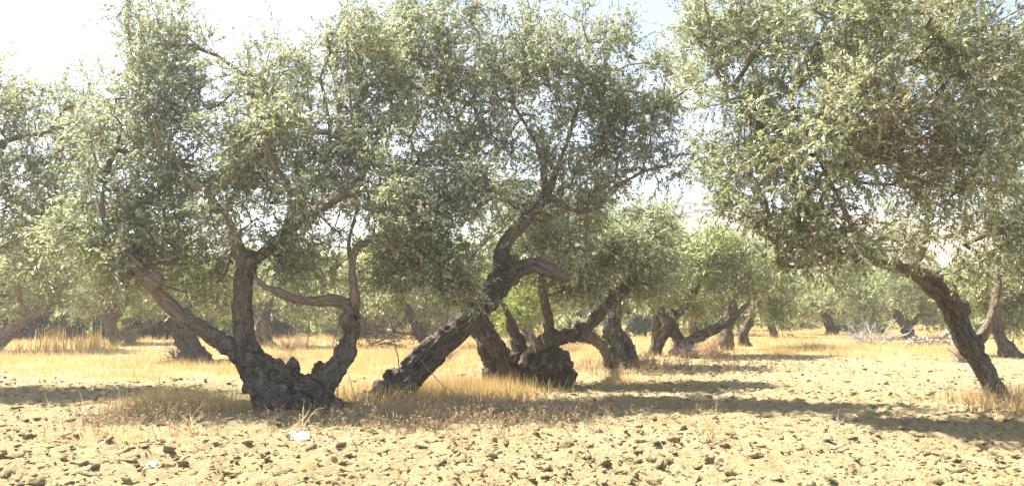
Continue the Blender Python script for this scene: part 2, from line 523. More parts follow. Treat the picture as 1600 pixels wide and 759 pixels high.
def grow(S, targets, seed, jitter=.12, step=.28):
    """join every leafy shoot cluster to the nearest limb by a curving branch; returns nodes, parent, dirs at targets"""
    r = np.random.default_rng(seed)
    pos = [S[:, :3]]
    par = [np.full(len(S), -1)]
    plen = [np.zeros(len(S))]
    d0 = np.min(np.linalg.norm(targets[:, None] - S[None, :, :3], axis=2), axis=1)
    allpos = S[:, :3].copy(); allpl = np.zeros(len(S)); parent = np.full(len(S), -1)
    cap = len(S) + len(targets) * 14
    buf = np.empty((cap, 3)); buf[:len(S)] = allpos
    pl = np.empty(cap); pl[:len(S)] = 0
    pr = np.full(cap, -1, int)
    n = len(S); tips = []; dirs = []
    for i in np.argsort(d0):
        b = targets[i]
        dv = buf[:n] - b
        dist = np.sqrt((dv ** 2).sum(1))
        cost = np.sqrt(1.7 * (dv[:, :2] ** 2).sum(1) + dv[:, 2] ** 2) + .16 * pl[:n] + .7 * np.maximum(dv[:, 2], 0)     # branches rather rise than drop
        j = int(np.argmin(cost)); a = buf[j].copy(); L = dist[j]
        m = int(np.clip(L / step, 1, 10))
        mid = (a + b) / 2 + np.array([0, 0, .10 * L]) + r.normal(size=3) * jitter * L
        last = j
        for k in range(1, m + 1):
            s = k / m
            p = (1 - s) ** 2 * a + 2 * s * (1 - s) * mid + s * s * b
            if k < m: p = p + r.normal(size=3) * .03 * min(L, 1)
            buf[n] = p; pr[n] = last; pl[n] = pl[last] + np.linalg.norm(p - buf[last]); last = n; n += 1
        tips.append((i, last)); dirs.append((i, unit(b - mid)))
    dd = np.empty((len(targets), 3))
    for i, d in dirs: dd[i] = d
    load = np.zeros(n)
    for i, t in tips: load[t] += 1
    for q in range(n - 1, len(S) - 1, -1):
        if pr[q] >= 0: load[pr[q]] += load[q]
    return buf[:n], pr[:n], load, dd, len(S)

def branch_mesh(nodes, par, load, n0, r0=.0065, rmax=.075, k=5, extra=None):
    idx = np.arange(n0, len(nodes))
    a, b = nodes[par[idx]], nodes[idx]
    rb = np.minimum(r0 * np.sqrt(load[idx]), rmax)
    pr_ = np.where(par[idx] >= n0, np.minimum(r0 * np.sqrt(np.maximum(load[par[idx]], 1)), rmax), rb * 1.25)
    ra = np.minimum(pr_, rb * 1.5)
    if extra is not None:
        a = np.vstack([a, extra[0]]); b = np.vstack([b, extra[1]])
        ra = np.concatenate([ra, np.full(len(extra[0]), extra[2])]); rb = np.concatenate([rb, np.full(len(extra[0]), extra[2] * .5)])
    return prisms(a, b, ra, rb, k)

def prisms(a, b, ra, rb, k=5):
    t = unit(b - a)
    h = np.where(np.abs(t[:, 2:3]) < .9, np.array([[0, 0, 1.]]), np.array([[1., 0, 0]]))
    n = unit(np.cross(t, h)); bn = np.cross(t, n)
    ang = np.linspace(0, 2 * np.pi, k, endpoint=False)
    ring = np.cos(ang)[None, :, None] * n[:, None] + np.sin(ang)[None, :, None] * bn[:, None]
    A = (a - t * ra[:, None] * .3)[:, None] + ring * ra[:, None, None]
    B = (b + t * rb[:, None] * .3)[:, None] + ring * rb[:, None, None]
    V = np.concatenate([A, B], 1).reshape(-1, 3)
    m = len(a)
    j = np.arange(k); f = np.stack([j, (j + 1) % k, (j + 1) % k + k, j + k], -1)
    F = (np.arange(m)[:, None, None] * (2 * k) + f[None]).reshape(-1, 4)
    return V, F

def branches_obj(V, F, mat, parent):
    me = mesh_np('branches', V, F, True)
    attr3(me, 'barkco', V * np.array([1, 1, .35]))
    return tag(obj('branches', me, mat, parent), kind='stuff')

def leaves(targets, dirs, huec, seed, shoots=9, per=20, L=.085, W=.021, slen=.42, droop=.25, up=.25):
    r = np.random.default_rng(seed)
    n = len(targets)
    d = dirs[:, None] * .55 + r.normal(size=(n, shoots, 3)) * .62 + np.array([0, 0, up])
    d = unit(d)
    ln = slen * (.55 + .9 * r.random((n, shoots, 1)))
    s0 = targets[:, None] + r.normal(size=(n, shoots, 3)) * .09
    u = (np.arange(per) + .5) / per
    u = np.clip(u[None, None] + r.normal(size=(n, shoots, per)) * .03, .05, 1.0)[..., None]
    dn = np.array([0, 0, -1.])
    dr = droop * (.3 + r.random((n, shoots, 1)))
    base = s0[:, :, None] + d[:, :, None] * ln[:, :, None] * u + dn * (dr * ln)[:, :, None] * u ** 2
    td = unit(d[:, :, None] + dn * (2 * dr)[:, :, None] * u)
    rv = r.normal(size=base.shape)
    perp = unit(rv - (rv * td).sum(-1, keepdims=True) * td)
    ld = unit(td * .95 + perp * .7 + dn * .12)
    nrm0 = r.normal(size=base.shape) * .75 + np.array([0, 0, .75])
    side = unit(np.cross(ld, nrm0)); nn = np.cross(side, ld)
    Ls = L * (.65 + .6 * r.random(base.shape[:3] + (1,)))
    Ws = W * (.75 + .5 * r.random(base.shape[:3] + (1,)))
    v0 = base; v2 = base + ld * Ls - nn * Ls * .08
    mid = base + ld * Ls * .48
    v1 = mid + side * Ws * .5 + nn * Ws * .12
    v3 = mid - side * Ws * .5 + nn * Ws * .12
    V = np.stack([v0, v1, v2, v3], 3).reshape(-1, 3)
    m = n * shoots * per
    F = np.arange(m * 4).reshape(m, 4)
    tone = np.repeat(r.random(m), 4)
    hs = huec[:, None, None] + r.normal(size=(n, shoots, 1)) * .09 + r.normal(size=(n, shoots, per)) * .05
    hs = np.where(huec[:, None, None] < 1.2, np.clip(hs, 0, 1.05), np.clip(hs, 1.4, 2))
    hue = np.repeat(hs.ravel(), 4)
    ext = (s0.reshape(-1, 3), (s0 + d * ln * .8 + dn * dr * ln * .64).reshape(-1, 3))
    return V, F, tone, hue, ext

def lobes_targets(lobes, count, seed, gap=.36, gscale=.75, avoid=()):
    """shoot clusters spread through ellipsoid lobes (px, py, Y, rx px, rz px, ry m), denser towards the outside"""
    r = np.random.default_rng(seed)
    vols = np.array([(l[3] * l[4] * l[5]) ** .8 for l in lobes]); vols /= vols.sum()
    out = []
    for l, v in zip(lobes, vols):
        n = max(3, int(round(count * v)))
        c = P(l[0], l[1], l[2]); s = l[2] / FPX
        got = []
        tries = 0
        while len(got) < n and tries < 40:
            q = unit(r.normal(size=(n * 3, 3))) * (r.random((n * 3, 1)) ** .45)
            p = c + q * np.array([l[3] * s, l[5], l[4] * s])
            ok = fbm(p * gscale, 2, seed + 50) > gap
            for (ax, ay, ar) in avoid:      # gaps through which the sky shows: a column of air with no shoots
                a = P(ax, ay, 1.0) - np.array([0, 0, EYE]); a = a / np.linalg.norm(a)
                dv = p - np.array([0, 0, EYE]); al = dv @ a
                ok &= np.linalg.norm(dv - al[:, None] * a, axis=1) > ar / FPX * al
            p = p[ok]; got += list(p); tries += 1
        out += got[:n]
    return np.array(out)

def hue_field(p, base, amp, seed):
    return np.clip(base + amp * (fbm(p * .55, 2, seed) - .5) * 2 + np.random.default_rng(seed).normal(size=len(p)) * .1, 0, 1)

def tree(name, label, paths, lobes, count, seed, Y0, base_px, voxel=.03, lumps=(), holes=(), leafmat='leaf', bark='bark', hue=(.3, .35),
         shoots=9, per=16, L=.084, W=.026, slen=.40, gap=.36, rough=1.0, group=None, droop=.25, up=.25, dead_at=(), skel_min_z=.9, rmax=.075, avoid=(), k=14, r0=.0065, gscale=.75, cat='tree', sm=.72, lsm=.78):
    pw = [px_path(p, Y0, sm) for p in paths]
    lw = [(P(x, y, Y0 + dY), r / FPX * Y0 * lsm) for x, y, dY, r in lumps]
    hw = [(P(x, y, Y0 + dY), r / FPX * Y0, dep) for x, y, dY, r, dep in holes]
    bx, by = base_px
    base = np.array([gx(bx, Y0), Y0, 0.0]); base[2] = float(ground_h(base[0], Y0, False))
    me, S = build_trunk(pw, lw, hw, voxel, rough, seed, k)
    t = thing(name, label, cat, base, group)
    def local(m):
        m.transform(__import__('mathutils').Matrix.Translation(-Vector(base)))
        return m
    obj('trunk' if cat == 'tree' else 'stem', local(me), M[bark], t)
    T = lobes_targets(lobes, count, seed + 1, gap, avoid=avoid, gscale=gscale)
    Sk = S[S[:, 2] > skel_min_z]
    nodes, par, load, dd, n0 = grow(Sk, T, seed + 2)
    hc = hue_field(T, hue[0], hue[1], seed + 3)
    for (x, y, r_) in dead_at:
        for i in range(len(T)):
            q = T[i]
            u_, v_ = q[0] / q[1] * FPX + CX, HZ - (q[2] - EYE) / q[1] * FPX
            if math.hypot(u_ - x, v_ - y) < r_: hc[i] = 1.6 + .3 * ((i * 7) % 10) / 10
    V, F, tone, hu, ext = leaves(T, dd, hc, seed + 4, shoots, per, L, W, slen, droop, up)
    near = Y0 < 20
    bV, bF = branch_mesh(nodes, par, load, n0, r0=r0, rmax=rmax, extra=(ext[0], ext[1], r0 * .55) if near else None, k=4 if near else 3)
    if near: pass
    bo = branches_obj(bV - base, bF, M['twig'], t)
    lm = mesh_np('crown', V - base, F)
    attr(lm, 'tone', tone); attr(lm, 'hue', hu)
    obj('crown' if cat == 'tree' else 'foliage', lm, M[leafmat], t)
    return t

# --- the big left tree: thick leaning foot, upright stem, low left limb, hooked right stem
big_left = tree('olive_tree', 'large gnarled olive with leaning forked trunk and hooked right limb, dry weeds at its foot',
     [[(506, 676, 0, 96), (464, 632, -.05, 76), (422, 594, -.05, 60), (390, 562, 0, 46)],
      [(412, 596, 0, 44), (390, 556, 0, 36), (383, 535, 0, 31), (380, 500, 0, 25), (380, 460, 0, 24), (384, 430, 0, 25), (396, 408, .1, 21), (420, 388, .3, 19), (444, 368, .5, 15), (470, 345, .3, 12), (505, 326, 0, 11), (532, 308, -.2, 10), (550, 285, -.2, 8), (520, 235, .4, 6), (512, 180, .6, 4)],
      [(386, 425, 0, 20), (372, 390, -.1, 17), (356, 350, -.4, 14), (335, 318, -.6, 13), (312, 294, -.7, 11), (290, 275, -.6, 6), (270, 240, -.4, 4)],
      [(440, 372, .4, 12), (456, 330, .2, 11), (450, 290, -.3, 10), (428, 258, -.5, 10), (417, 222, -.5, 10), (412, 192, -.5, 8), (400, 172, -.4, 6), (390, 120, 0, 4)],
      [(404, 580, 0, 36), (380, 556, 0, 32), (356, 540, -.05, 25), (315, 516, -.15, 21), (278, 490, -.25, 19), (248, 456, -.35, 18), (226, 430, -.4, 16), (202, 402, -.4, 12), (180, 376, -.4, 10), (160, 330, -.3, 7), (165, 270, -.1, 5)],
      [(486, 632, -.1, 40), (508, 594, -.15, 28), (534, 566, -.15, 27), (548, 530, -.15, 27), (551, 495, -.15, 23), (536, 474, -.2, 18), (502, 471, -.25, 15), (466, 468, -.35, 14), (434, 456, -.4, 11), (412, 446, -.4, 8), (398, 430, -.3, 5), (392, 405, 0, 3)],
      [(549, 500, -.15, 20), (554, 462, -.15, 15), (551, 425, -.1, 11), (556, 390, 0, 9), (578, 378, .1, 7), (612, 368, .2, 6), (640, 352, .3, 5)],
      [(552, 420, 0, 8), (545, 380, .2, 6), (560, 320, .3, 5), (575, 250, .4, 4)]],
     [(240, 340, 14.0, 105, 100, 1.1), (345, 345, 12.8, 32, 30, .4), (478, 315, 12.9, 40, 40, .4), (440, 205, 12.7, 45, 45, .4), (350, 250, 12.9, 40, 40, .4), (225, 190, 14.0, 105, 120, 1.4), (262, 62, 14.4, 85, 85, 1.1), (400, 250, 13.9, 115, 110, 1.2), (415, 140, 14.2, 90, 75, 1.2),
      (545, 250, 14.3, 95, 110, 1.2), (545, 90, 14.4, 85, 90, 1.2), (480, 375, 14.0, 85, 62, .8), (470, 425, 14.6, 60, 30, .6), (330, 415, 14.5, 60, 55, .6), (290, 440, 14.5, 40, 35, .5), (150, 360, 13.4, 70, 80, .9), (190, 420, 13.3, 55, 60, .8), (620, 330, 13.4, 60, 70, .9)],
     830, 101, 13.6, (470, 640), voxel=.024, sm=.57, lsm=.66,
     lumps=[(452, 578, -.3, 24), (470, 600, -.35, 22), (492, 612, -.3, 26), (520, 590, -.2, 20), (500, 575, -.1, 16), (240, 440, -.5, 20), (312, 294, -.7, 11), (548, 500, -.3, 24), (388, 408, -.1, 24), (290, 492, -.2, 16), (330, 520, -.1, 16)],
     holes=[(394, 566, -.45, 13, .22), (553, 497, -.45, 8, .16), (367, 500, -.28, 4, .08), (238, 438, -.75, 9, .1), (455, 590, -.6, 9, .15)],
     hue=(.52, .55), gap=.33, gscale=1.0, W=.028, avoid=[(245, 335, 18), (405, 25, 36), (110, 90, 60), (440, 300, 9)])

# --- the centre tree leaning right
leaning = tree('olive_tree', 'dark olive leaning right from weedy foot, thick limb ending in a sawn stump',
     [[(588, 655, 0, 62), (622, 610, 0, 46), (668, 560, 0, 34), (708, 522, 0, 33), (745, 490, 0, 33), (770, 460, 0, 29), (785, 430, .05, 27), (783, 402, .1, 22), (795, 372, .2, 20), (820, 346, .3, 17), (845, 318, .4, 13), (850, 285, .5, 9), (840, 230, .6, 6), (800, 160, .8, 4)],
      [(778, 448, 0, 26), (804, 426, -.1, 22), (830, 415, -.2, 21), (856, 421, -.25, 20), (876, 431, -.25, 18)],
      [(850, 300, .4, 9), (900, 330, .2, 8), (935, 322, .1, 7), (962, 294, 0, 6), (1002, 270, 0, 5), (1045, 258, 0, 3)],
      [(1000, 272, 0, 4), (1012, 238, .1, 4), (1020, 190, .2, 3)],
      [(958, 298, 0, 4), (968, 240, .1, 4), (985, 170, .3, 3)],
      [(765, 465, 0, 14), (700, 470, -.3, 9), (686, 430, -.4, 8), (680, 395, -.3, 7), (655, 365, -.1, 5), (640, 300, .2, 4)],
      [(850, 320, .4, 9), (880, 240, .5, 7), (905, 160, .6, 5), (920, 90, .6, 3)],
      [(830, 340, .3, 9), (760, 280, .4, 7), (720, 200, .6, 5), (700, 120, .8, 4)]],
     [(705, 330, 14.2, 105, 95, 1.3), (655, 180, 15.2, 100, 105, 1.3), (790, 190, 15.4, 115, 120, 1.2), (715, 62, 15.6, 105, 80, 1.3), (880, 85, 15.2, 95, 85, 1.3),
      (900, 290, 15.5, 85, 90, 1.0), (975, 120, 15.1, 80, 85, 1.0), (960, 210, 15.4, 70, 70, .9), (690, 425, 14.0, 75, 55, .8), (640, 400, 14.2, 60, 60, .8), (600, 440, 14.6, 40, 40, .6), (740, 440, 13.9, 40, 40, .5), (870, 385, 15.9, 60, 40, .6), (1010, 215, 15.0, 50, 65, .7), (830, 345, 16.0, 80, 60, .7), (1060, 250, 15.0, 40, 35, .5), (1045, 110, 15.2, 40, 60, .6), (1058, 185, 15.1, 28, 45, .5), (630, 60, 15.6, 70, 60, 1.0)],
     820, 202, 15.0, (605, 620), voxel=.024, sm=.54, lsm=.64,
     lumps=[(575, 632, -.2, 34), (628, 632, -.3, 30), (600, 634, -.35, 30), (640, 568, -.1, 20), (618, 592, -.15, 24), (600, 612, -.2, 26), (656, 548, -.05, 14), (692, 520, 0, 16), (730, 490, 0, 15), (880, 432, -.25, 17), (800, 410, -.1, 18), (846, 412, -.2, 15), (780, 400, -.1, 20), (815, 352, .2, 16)],
     holes=[(650, 575, -.35, 8, .14), (700, 520, -.35, 7, .1), (792, 410, -.3, 6, .1)],
     hue=(.28, .45), up=.3, gap=.33, gscale=1.0, W=.028, avoid=[(752, 140, 13), (1050, 305, 34), (985, 205, 12), (1068, 170, 20)])

# --- the right tree, its crown reaching towards us
tree('olive_tree', 'near right olive with smooth trunk bending left under a huge yellow-green crown',
     [[(1566, 648, 0, 46), (1556, 618, 0, 31), (1547, 598, 0, 28), (1530, 565, 0, 31), (1510, 532, 0, 34), (1495, 500, 0, 34), (1480, 468, -.1, 32), (1455, 440, -.3, 27), (1425, 424, -.6, 22), (1395, 414, -.9, 19), (1365, 405, -1.2, 14), (1340, 370, -1.5, 10), (1310, 310, -1.9, 8), (1270, 230, -2.2, 6), (1230, 150, -2.4, 5)],
      [(1520, 540, .1, 20), (1540, 515, .1, 15), (1553, 480, .1, 12), (1560, 435, .1, 11), (1556, 380, .1, 9), (1548, 300, -.2, 8), (1535, 210, -.5, 6), (1520, 120, -.9, 5)],
      [(1425, 424, -.6, 13), (1445, 380, -1.0, 12), (1450, 330, -1.4, 12), (1425, 285, -1.8, 12), (1405, 240, -2.0, 9), (1400, 170, -2.2, 7), (1385, 80, -2.4, 5)],
      [(1560, 430, .1, 9), (1600, 405, -.3, 9), (1640, 380, -.8, 8), (1650, 300, -1, 6)],
      [(1365, 405, -1.2, 9), (1310, 395, -1.6, 7), (1250, 385, -1.9, 5), (1200, 360, -2, 4)],
      [(1270, 230, -2.2, 5), (1210, 200, -2.2, 4), (1150, 130, -2.2, 3)]],
     [(1155, 55, 12.6, 100, 115, 1.2), (1100, 40, 12.9, 45, 60, .7), (1135, 290, 12.6, 45, 55, .6), (1270, 400, 12.2, 80, 28, .6), (1320, 50, 11.4, 125, 115, 1.5), (1500, 55, 12.0, 130, 120, 1.5), (1185, 215, 12.2, 95, 90, 1.1), (1325, 215, 11.0, 125, 105, 1.4),
      (1490, 225, 11.6, 125, 110, 1.4), (1215, 345, 12.2, 80, 60, .9), (1320, 365, 11.7, 85, 50, .9), (1455, 352, 13.2, 85, 42, .8), (1580, 345, 12.6, 75, 75, 1.0), (1610, 130, 12.6, 90, 130, 1.3), (1550, 420, 13.6, 60, 30, .5), (1640, 250, 13.5, 70, 110, 1.2)],
     850, 303, 14.9, (1558, 625), voxel=.026, sm=.52, lsm=.6,
     lumps=[(1538, 634, -.1, 30), (1590, 640, -.05, 28), (1560, 640, -.3, 26), (1478, 452, -.2, 26), (1500, 480, 0, 26), (1395, 412, -.9, 19), (1465, 432, -.3, 18), (1512, 535, -.1, 24)],
     holes=[(1515, 545, -.45, 10, .06)],
     hue=(.68, .5), L=.088, W=.027, rough=.55, dead_at=[(1415, 190, 55), (1450, 250, 45), (1330, 120, 22), (1560, 120, 25)], avoid=[(1420, 330, 18), (1530, 310, 20), (1275, 185, 8)], gap=.33, gscale=1.0)

# --- the tree beyond the left edge whose crown hangs into the picture
tree('olive_tree', 'olive crown hanging in from the left edge, its trunk outside the picture',
     [[(-190, 610, 0, 45), (-175, 560, 0, 36), (-150, 500, 0, 30), (-110, 440, -.2, 22), (-70, 370, -.3, 15), (-30, 300, -.2, 10), (10, 220, 0, 6)],
      [(-150, 500, 0, 24), (-190, 430, .3, 18), (-220, 330, .5, 12), (-200, 220, .8, 7)],
      [(-110, 440, -.2, 14), (-50, 410, .2, 11), (20, 380, .5, 8), (70, 340, .6, 5)]],
     [(-140, 250, 16.4, 110, 120, 1.5), (20, 300, 16.2, 90, 85, 1.2), (-10, 170, 16.5, 80, 80, 1.2), (90, 200, 17.0, 70, 80, 1.0), (-120, 110, 16.6, 110, 90, 1.4), (70, 380, 16.8, 75, 50, 1.0), (110, 290, 17.0, 60, 60, .9), (130, 150, 17.2, 40, 45, .7)],
     470, 404, 16.6, (-185, 610), voxel=.05, L=.09, W=.033, per=12, hue=(.66, .5), gap=.30, avoid=[(90, 70, 45)])

# --- second row
squat = tree('olive_tree', 'squat hollow olive with burled base and low arching limb behind the leaning tree',
     [[(798, 606, 0, 40), (778, 566, 0, 28), (760, 530, 0, 25), (745, 500, .1, 21), (735, 470, .1, 16), (722, 440, .2, 11), (715, 400, .2, 8)],
      [(858, 604, .1, 46), (852, 570, .1, 42), (862, 545, .1, 30)],
      [(790, 596, 0, 28), (830, 584, 0, 28), (860, 570, .1, 30)],
      [(812, 572, -.3, 9), (832, 545, -.3, 12), (856, 530, -.25, 15), (885, 524, .2, 15), (912, 524, 1.2, 13), (934, 532, 2.6, 12), (946, 550, 3.7, 11), (955, 580, 4.4, 11)],
      [(862, 530, 0, 14), (856, 492, 0, 12), (848, 456, 0, 10), (845, 420, .1, 9), (852, 380, .2, 7)],
      [(900, 524, .6, 14), (926, 505, .8, 13), (954, 472, .8, 12), (978, 447, .8, 12), (998, 425, .8, 10), (1010, 390, .8, 7)],
      [(825, 570, .3, 18), (806, 525, .4, 15), (794, 492, .4, 10), (784, 468, .4, 7)]],
     [(790, 400, 18.2, 70, 55, 1.0), (890, 400, 18.2, 80, 60, 1.2), (980, 385, 18.3, 80, 60, 1.2), (900, 460, 18.4, 50, 30, .6), (1000, 450, 18.6, 60, 30, .7), (850, 340, 18.6, 90, 50, 1.2), (1000, 345, 18.8, 60, 40, .9)],
     330, 505, 18.0, (830, 600), voxel=.035, L=.11, W=.031, per=14, hue=(.45, .45), bark='bark_far',
     lumps=[(840, 560, -.2, 24), (868, 575, -.2, 24), (800, 560, -.1, 14), (770, 590, -.1, 22), (880, 590, 0, 24), (908, 512, .6, 15)],
     holes=[(800, 585, -.5, 10, .25), (830, 560, -.5, 9, .2), (860, 560, -.55, 9, .2), (815, 575, -.5, 8, .2)], rough=1.25)

def small_tree(label, Y, paths, lobes, count, seed, base, **kw):
    d = dict(voxel=.085, L=.15, W=.054, per=10, shoots=8, slen=.5, hue=(.55, .45), leafmat='leaf_far', bark='bark_far', rough=1.1, k=10, r0=.009)
    d.update(kw)
    return tree('olive_tree', label, paths, lobes, count, seed, Y, base, **d)

small_tree('dark olive stump-like trunk riddled with holes at the end of the arching limb', 22.5,
    [[(972, 584, 0, 30), (965, 550, 0, 24), (955, 522, 0, 20), (962, 495, 0, 16), (960, 465, 0, 10)], [(990, 584, -.1, 15), (985, 545, -.1, 12), (970, 520, 0, 12)]],
    [(960, 420, 22.5, 70, 50, 1.3), (1010, 460, 22.7, 45, 30, .8), (1040, 400, 23, 50, 50, 1.1)], 150, 606, (975, 575), holes=[(962, 548, -.5, 9, .3), (975, 570, -.5, 8, .3)], bark='bark', voxel=.045)
small_tree('olive with hole through its dark foot and pale limb reaching low to the right', 27.5,
    [[(1022, 562, 0, 13), (1030, 528, 0, 15), (1040, 502, 0, 19), (1034, 475, 0, 12), (1030, 440, 0, 8)], [(1060, 565, 0, 15), (1062, 535, 0, 13), (1046, 506, 0, 15)],
     [(1052, 560, -.2, 14), (1078, 532, -.2, 14), (1106, 519, -.2, 12), (1134, 505, -.2, 10), (1154, 489, -.2, 8), (1170, 474, -.2, 6)], [(1138, 502, -.2, 8), (1146, 472, -.2, 7), (1150, 440, -.2, 5), (1140, 410, 0, 4)], [(1040, 500, 0, 10), (1070, 480, .2, 9), (1090, 440, .3, 7)]],
    [(1050, 430, 27.5, 65, 50, 1.6), (1120, 410, 27.5, 70, 55, 1.7), (1170, 430, 27.8, 50, 45, 1.2), (1090, 470, 28, 55, 25, 1.0), (1005, 385, 28, 50, 40, 1.2), (1105, 385, 28, 60, 25, 1.3)], 300, 707, (1045, 555), voxel=.05)
small_tree('grey-barked olive trunk standing straight beyond the low pale limb', 31.5,
    [[(1138, 558, 0, 15), (1135, 525, 0, 13), (1140, 495, 0, 11), (1150, 460, 0, 8)]],
    [(1190, 440, 32, 50, 50, 1.4), (1200, 480, 32, 35, 25, .9), (1150, 400, 32, 50, 40, 1.2)], 130, 808, (1138, 552), hue=(.2, .3), bark='bark')
small_tree('twisted dark olive trunk close right of the straight grey one', 34.0,
    [[(1172, 553, 0, 12), (1162, 522, 0, 11), (1172, 500, 0, 9), (1180, 470, 0, 6)], [(1160, 553, 0, 8), (1158, 520, 0, 8)]],
    [(1200, 450, 34, 45, 45, 1.3), (1225, 430, 34.5, 35, 40, 1.1)], 90, 909, (1168, 548), hue=(.15, .25))
small_tree('distant olive with short flared trunk at the mouth of the clearing', 46.0,
    [[(1212, 530, 0, 10), (1206, 512, 0, 8), (1200, 495, 0, 6)]],
    [(1205, 470, 46, 35, 28, 1.4), (1190, 430, 47, 40, 35, 1.5)], 70, 1010, (1210, 526), L=.22, W=.065)
small_tree('round pale green olive left of the bleached branches', 51.0,
    [[(1304, 526, 0, 12), (1297, 508, 0, 11), (1288, 490, 0, 8)]],
    [(1290, 468, 51, 58, 32, 2.0), (1260, 485, 51, 30, 16, 1.2), (1330, 475, 51.5, 35, 22, 1.5)], 150, 1111, (1302, 522), hue=(.95, .15), L=.2, W=.06)
small_tree('broad dense olive crown above the bleached branches', 44.0,
    [[(1422, 535, 0, 14), (1415, 510, 0, 12), (1400, 485, 0, 9)], [(1415, 515, 0, 8), (1440, 490, 0, 6)]],
    [(1380, 455, 44, 70, 38, 2.0), (1440, 460, 44, 60, 40, 2.0), (1350, 485, 44.5, 40, 20, 1.3), (1450, 490, 44, 40, 18, 1.2), (1500, 450, 44, 50, 40, 1.6), (1320, 440, 45, 60, 35, 1.6), (1390, 420, 45, 80, 35, 1.8)], 300, 1212, (1420, 530), hue=(.4, .45), L=.2, W=.06)
small_tree('dark-trunked olive partly hidden behind the foot of the near right tree', 27.0,
    [[(1590, 568, 0, 20), (1570, 540, 0, 15), (1556, 505, 0, 11), (1560, 470, 0, 8)]],
    [(1540, 450, 27.5, 60, 45, 1.5), (1600, 440, 27.5, 60, 50, 1.6), (1590, 490, 27.5, 50, 22, 1.0)], 190, 1313, (1585, 562), hue=(.6, .35), bark='bark')
small_tree('pale olive trunk slanting up from the left edge of the photo', 31.0,
    [[(-25, 560, 0, 18), (10, 522, 0, 13), (42, 498, 0, 10), (72, 482, 0, 8), (100, 450, 0, 5)], [(42, 498, 0, 7), (30, 460, 0, 6), (25, 410, 0, 5)]],
    [(30, 420, 31, 80, 45, 1.8), (110, 420, 31, 60, 45, 1.5), (-40, 430, 31, 60, 50, 1.5), (70, 370, 32, 80, 40, 1.6), (110, 465, 31, 45, 22, .9), (20, 470, 31.5, 45, 20, .9)], 290, 1414, (-10, 550), hue=(.6, .4), bark='bark_pale')
small_tree('knobbly grey olive trunk between tall dry stalks and the bright green bush', 37.0,
    [[(186, 550, 0, 13), (176, 520, 0, 12), (172, 498, 0, 14), (186, 484, 0, 12)], [(192, 505, -.2, 9), (205, 500, -.2, 6)], [(186, 484, 0, 9), (160, 465, 0, 7), (140, 440, 0, 5)], [(186, 484, 0, 8), (205, 460, 0, 6)]],
    [(160, 450, 37, 65, 32, 1.8), (215, 440, 37, 50, 35, 1.5), (120, 478, 37, 45, 20, 1.1), (225, 475, 37, 40, 18, 1.0), (170, 410, 37.5, 70, 35, 1.8)], 260, 1515, (182, 542), hue=(.7, .3), bark='bark_pale')
small_tree('hollow grey olive trunk seen under the low left limb of the big tree', 26.5,
    [[(310, 572, 0, 28), (295, 540, 0, 20), (280, 510, 0, 16), (268, 475, 0, 11)], [(325, 568, .1, 12), (312, 545, 0, 10)]],
    [(280, 430, 26.5, 70, 45, 1.5), (330, 460, 26.8, 50, 30, 1.0), (240, 390, 27, 60, 40, 1.3), (370, 420, 27, 40, 40, 1.1)], 200, 1616, (302, 560), holes=[(318, 548, -.6, 11, .4)], bark='bark', hue=(.55, .4), voxel=.05)
small_tree('dark hollow olive foot seen through the fork of the big left tree', 36.0,
    [[(418, 545, 0, 18), (412, 515, 0, 15), (415, 490, 0, 10), (425, 460, 0, 7)], [(405, 540, 0, 8), (408, 510, 0, 8)]],
    [(430, 440, 36, 60, 35, 1.7), (480, 420, 36.5, 55, 40, 1.6), (465, 480, 36, 40, 16, 1.1)], 170, 1717, (415, 538), holes=[(414, 520, -.6, 6, .3)], bark='bark', hue=(.6, .4))
small_tree('leaning brown olive between the brush pile and the dark leaning tree', 35.0,
    [[(672, 545, 0, 14), (655, 515, 0, 12), (640, 490, 0, 10), (622, 462, 0, 8), (610, 430, 0, 6)], [(680, 545, 0, 10), (695, 515, 0, 7)]],
    [(610, 430, 35, 60, 45, 1.7), (670, 450, 35, 65, 45, 1.8), (580, 470, 35, 40, 28, 1.2), (550, 440, 35.5, 40, 40, 1.2), (690, 490, 35, 35, 15, .8), (640, 385, 35.5, 70, 40, 1.8), (720, 440, 35.5, 45, 45, 1.4)], 270, 1818, (665, 540), hue=(.9, .3))
small_tree('bright olive glimpsed under the sawn limb of the leaning tree', 38.0,
    [[(830, 545, 0, 14), (825, 515, 0, 11), (820, 490, 0, 9)]],
    [(815, 470, 38, 55, 30, 1.6), (790, 440, 38, 50, 40, 1.6), (870, 450, 38.5, 50, 40, 1.6)], 150, 1919, (830, 535), hue=(1.0, .15), leafmat='leaf_bush')

# far rows that close the grove
far_specs = [(540, 55, 'seen through the hooked limb'), (480, 62, 'behind the brush beyond the forked tree'), (730, 60, 'right of the leaning brown trunk'),
             (900, 58, 'behind the arching limb of the squat tree'), (330, 60, 'behind the low left limb of the big tree'), (60, 50, 'behind the pale slanting trunk at the left edge'),
             (1010, 66, 'left of the holed dark foot'), (1120, 62, 'beyond the low pale limb'), (1345, 66, 'behind the bleached branches'), (1480, 60, 'framed by the bend of the near right trunk'),
             (1570, 58, 'behind the right tree and its upright stem'), (240, 55, 'above the bright green bush'), (-60, 48, 'cut by the left edge'), (1660, 48, 'cut by the right edge'),
             (620, 72, 'above the brush pile'), (1250, 72, 'at the far end of the clearing'), (820, 72, 'under the sawn limb'), (130, 66, 'behind the tall dry stalks'),
             (565, 45, 'low crown right of the hooked limb'), (715, 47, 'low crown above the leaning trunk'), (372, 46, 'between upright stem and low left limb'), (20, 43, 'low crown at the left edge'),
             (118, 50, 'above the tall dry stalks'), (770, 52, 'left of the squat tree'), (1085, 50, 'above the low pale limb'), (1520, 50, 'right of the bent trunk'), (295, 47, 'above the hollow grey trunk')]
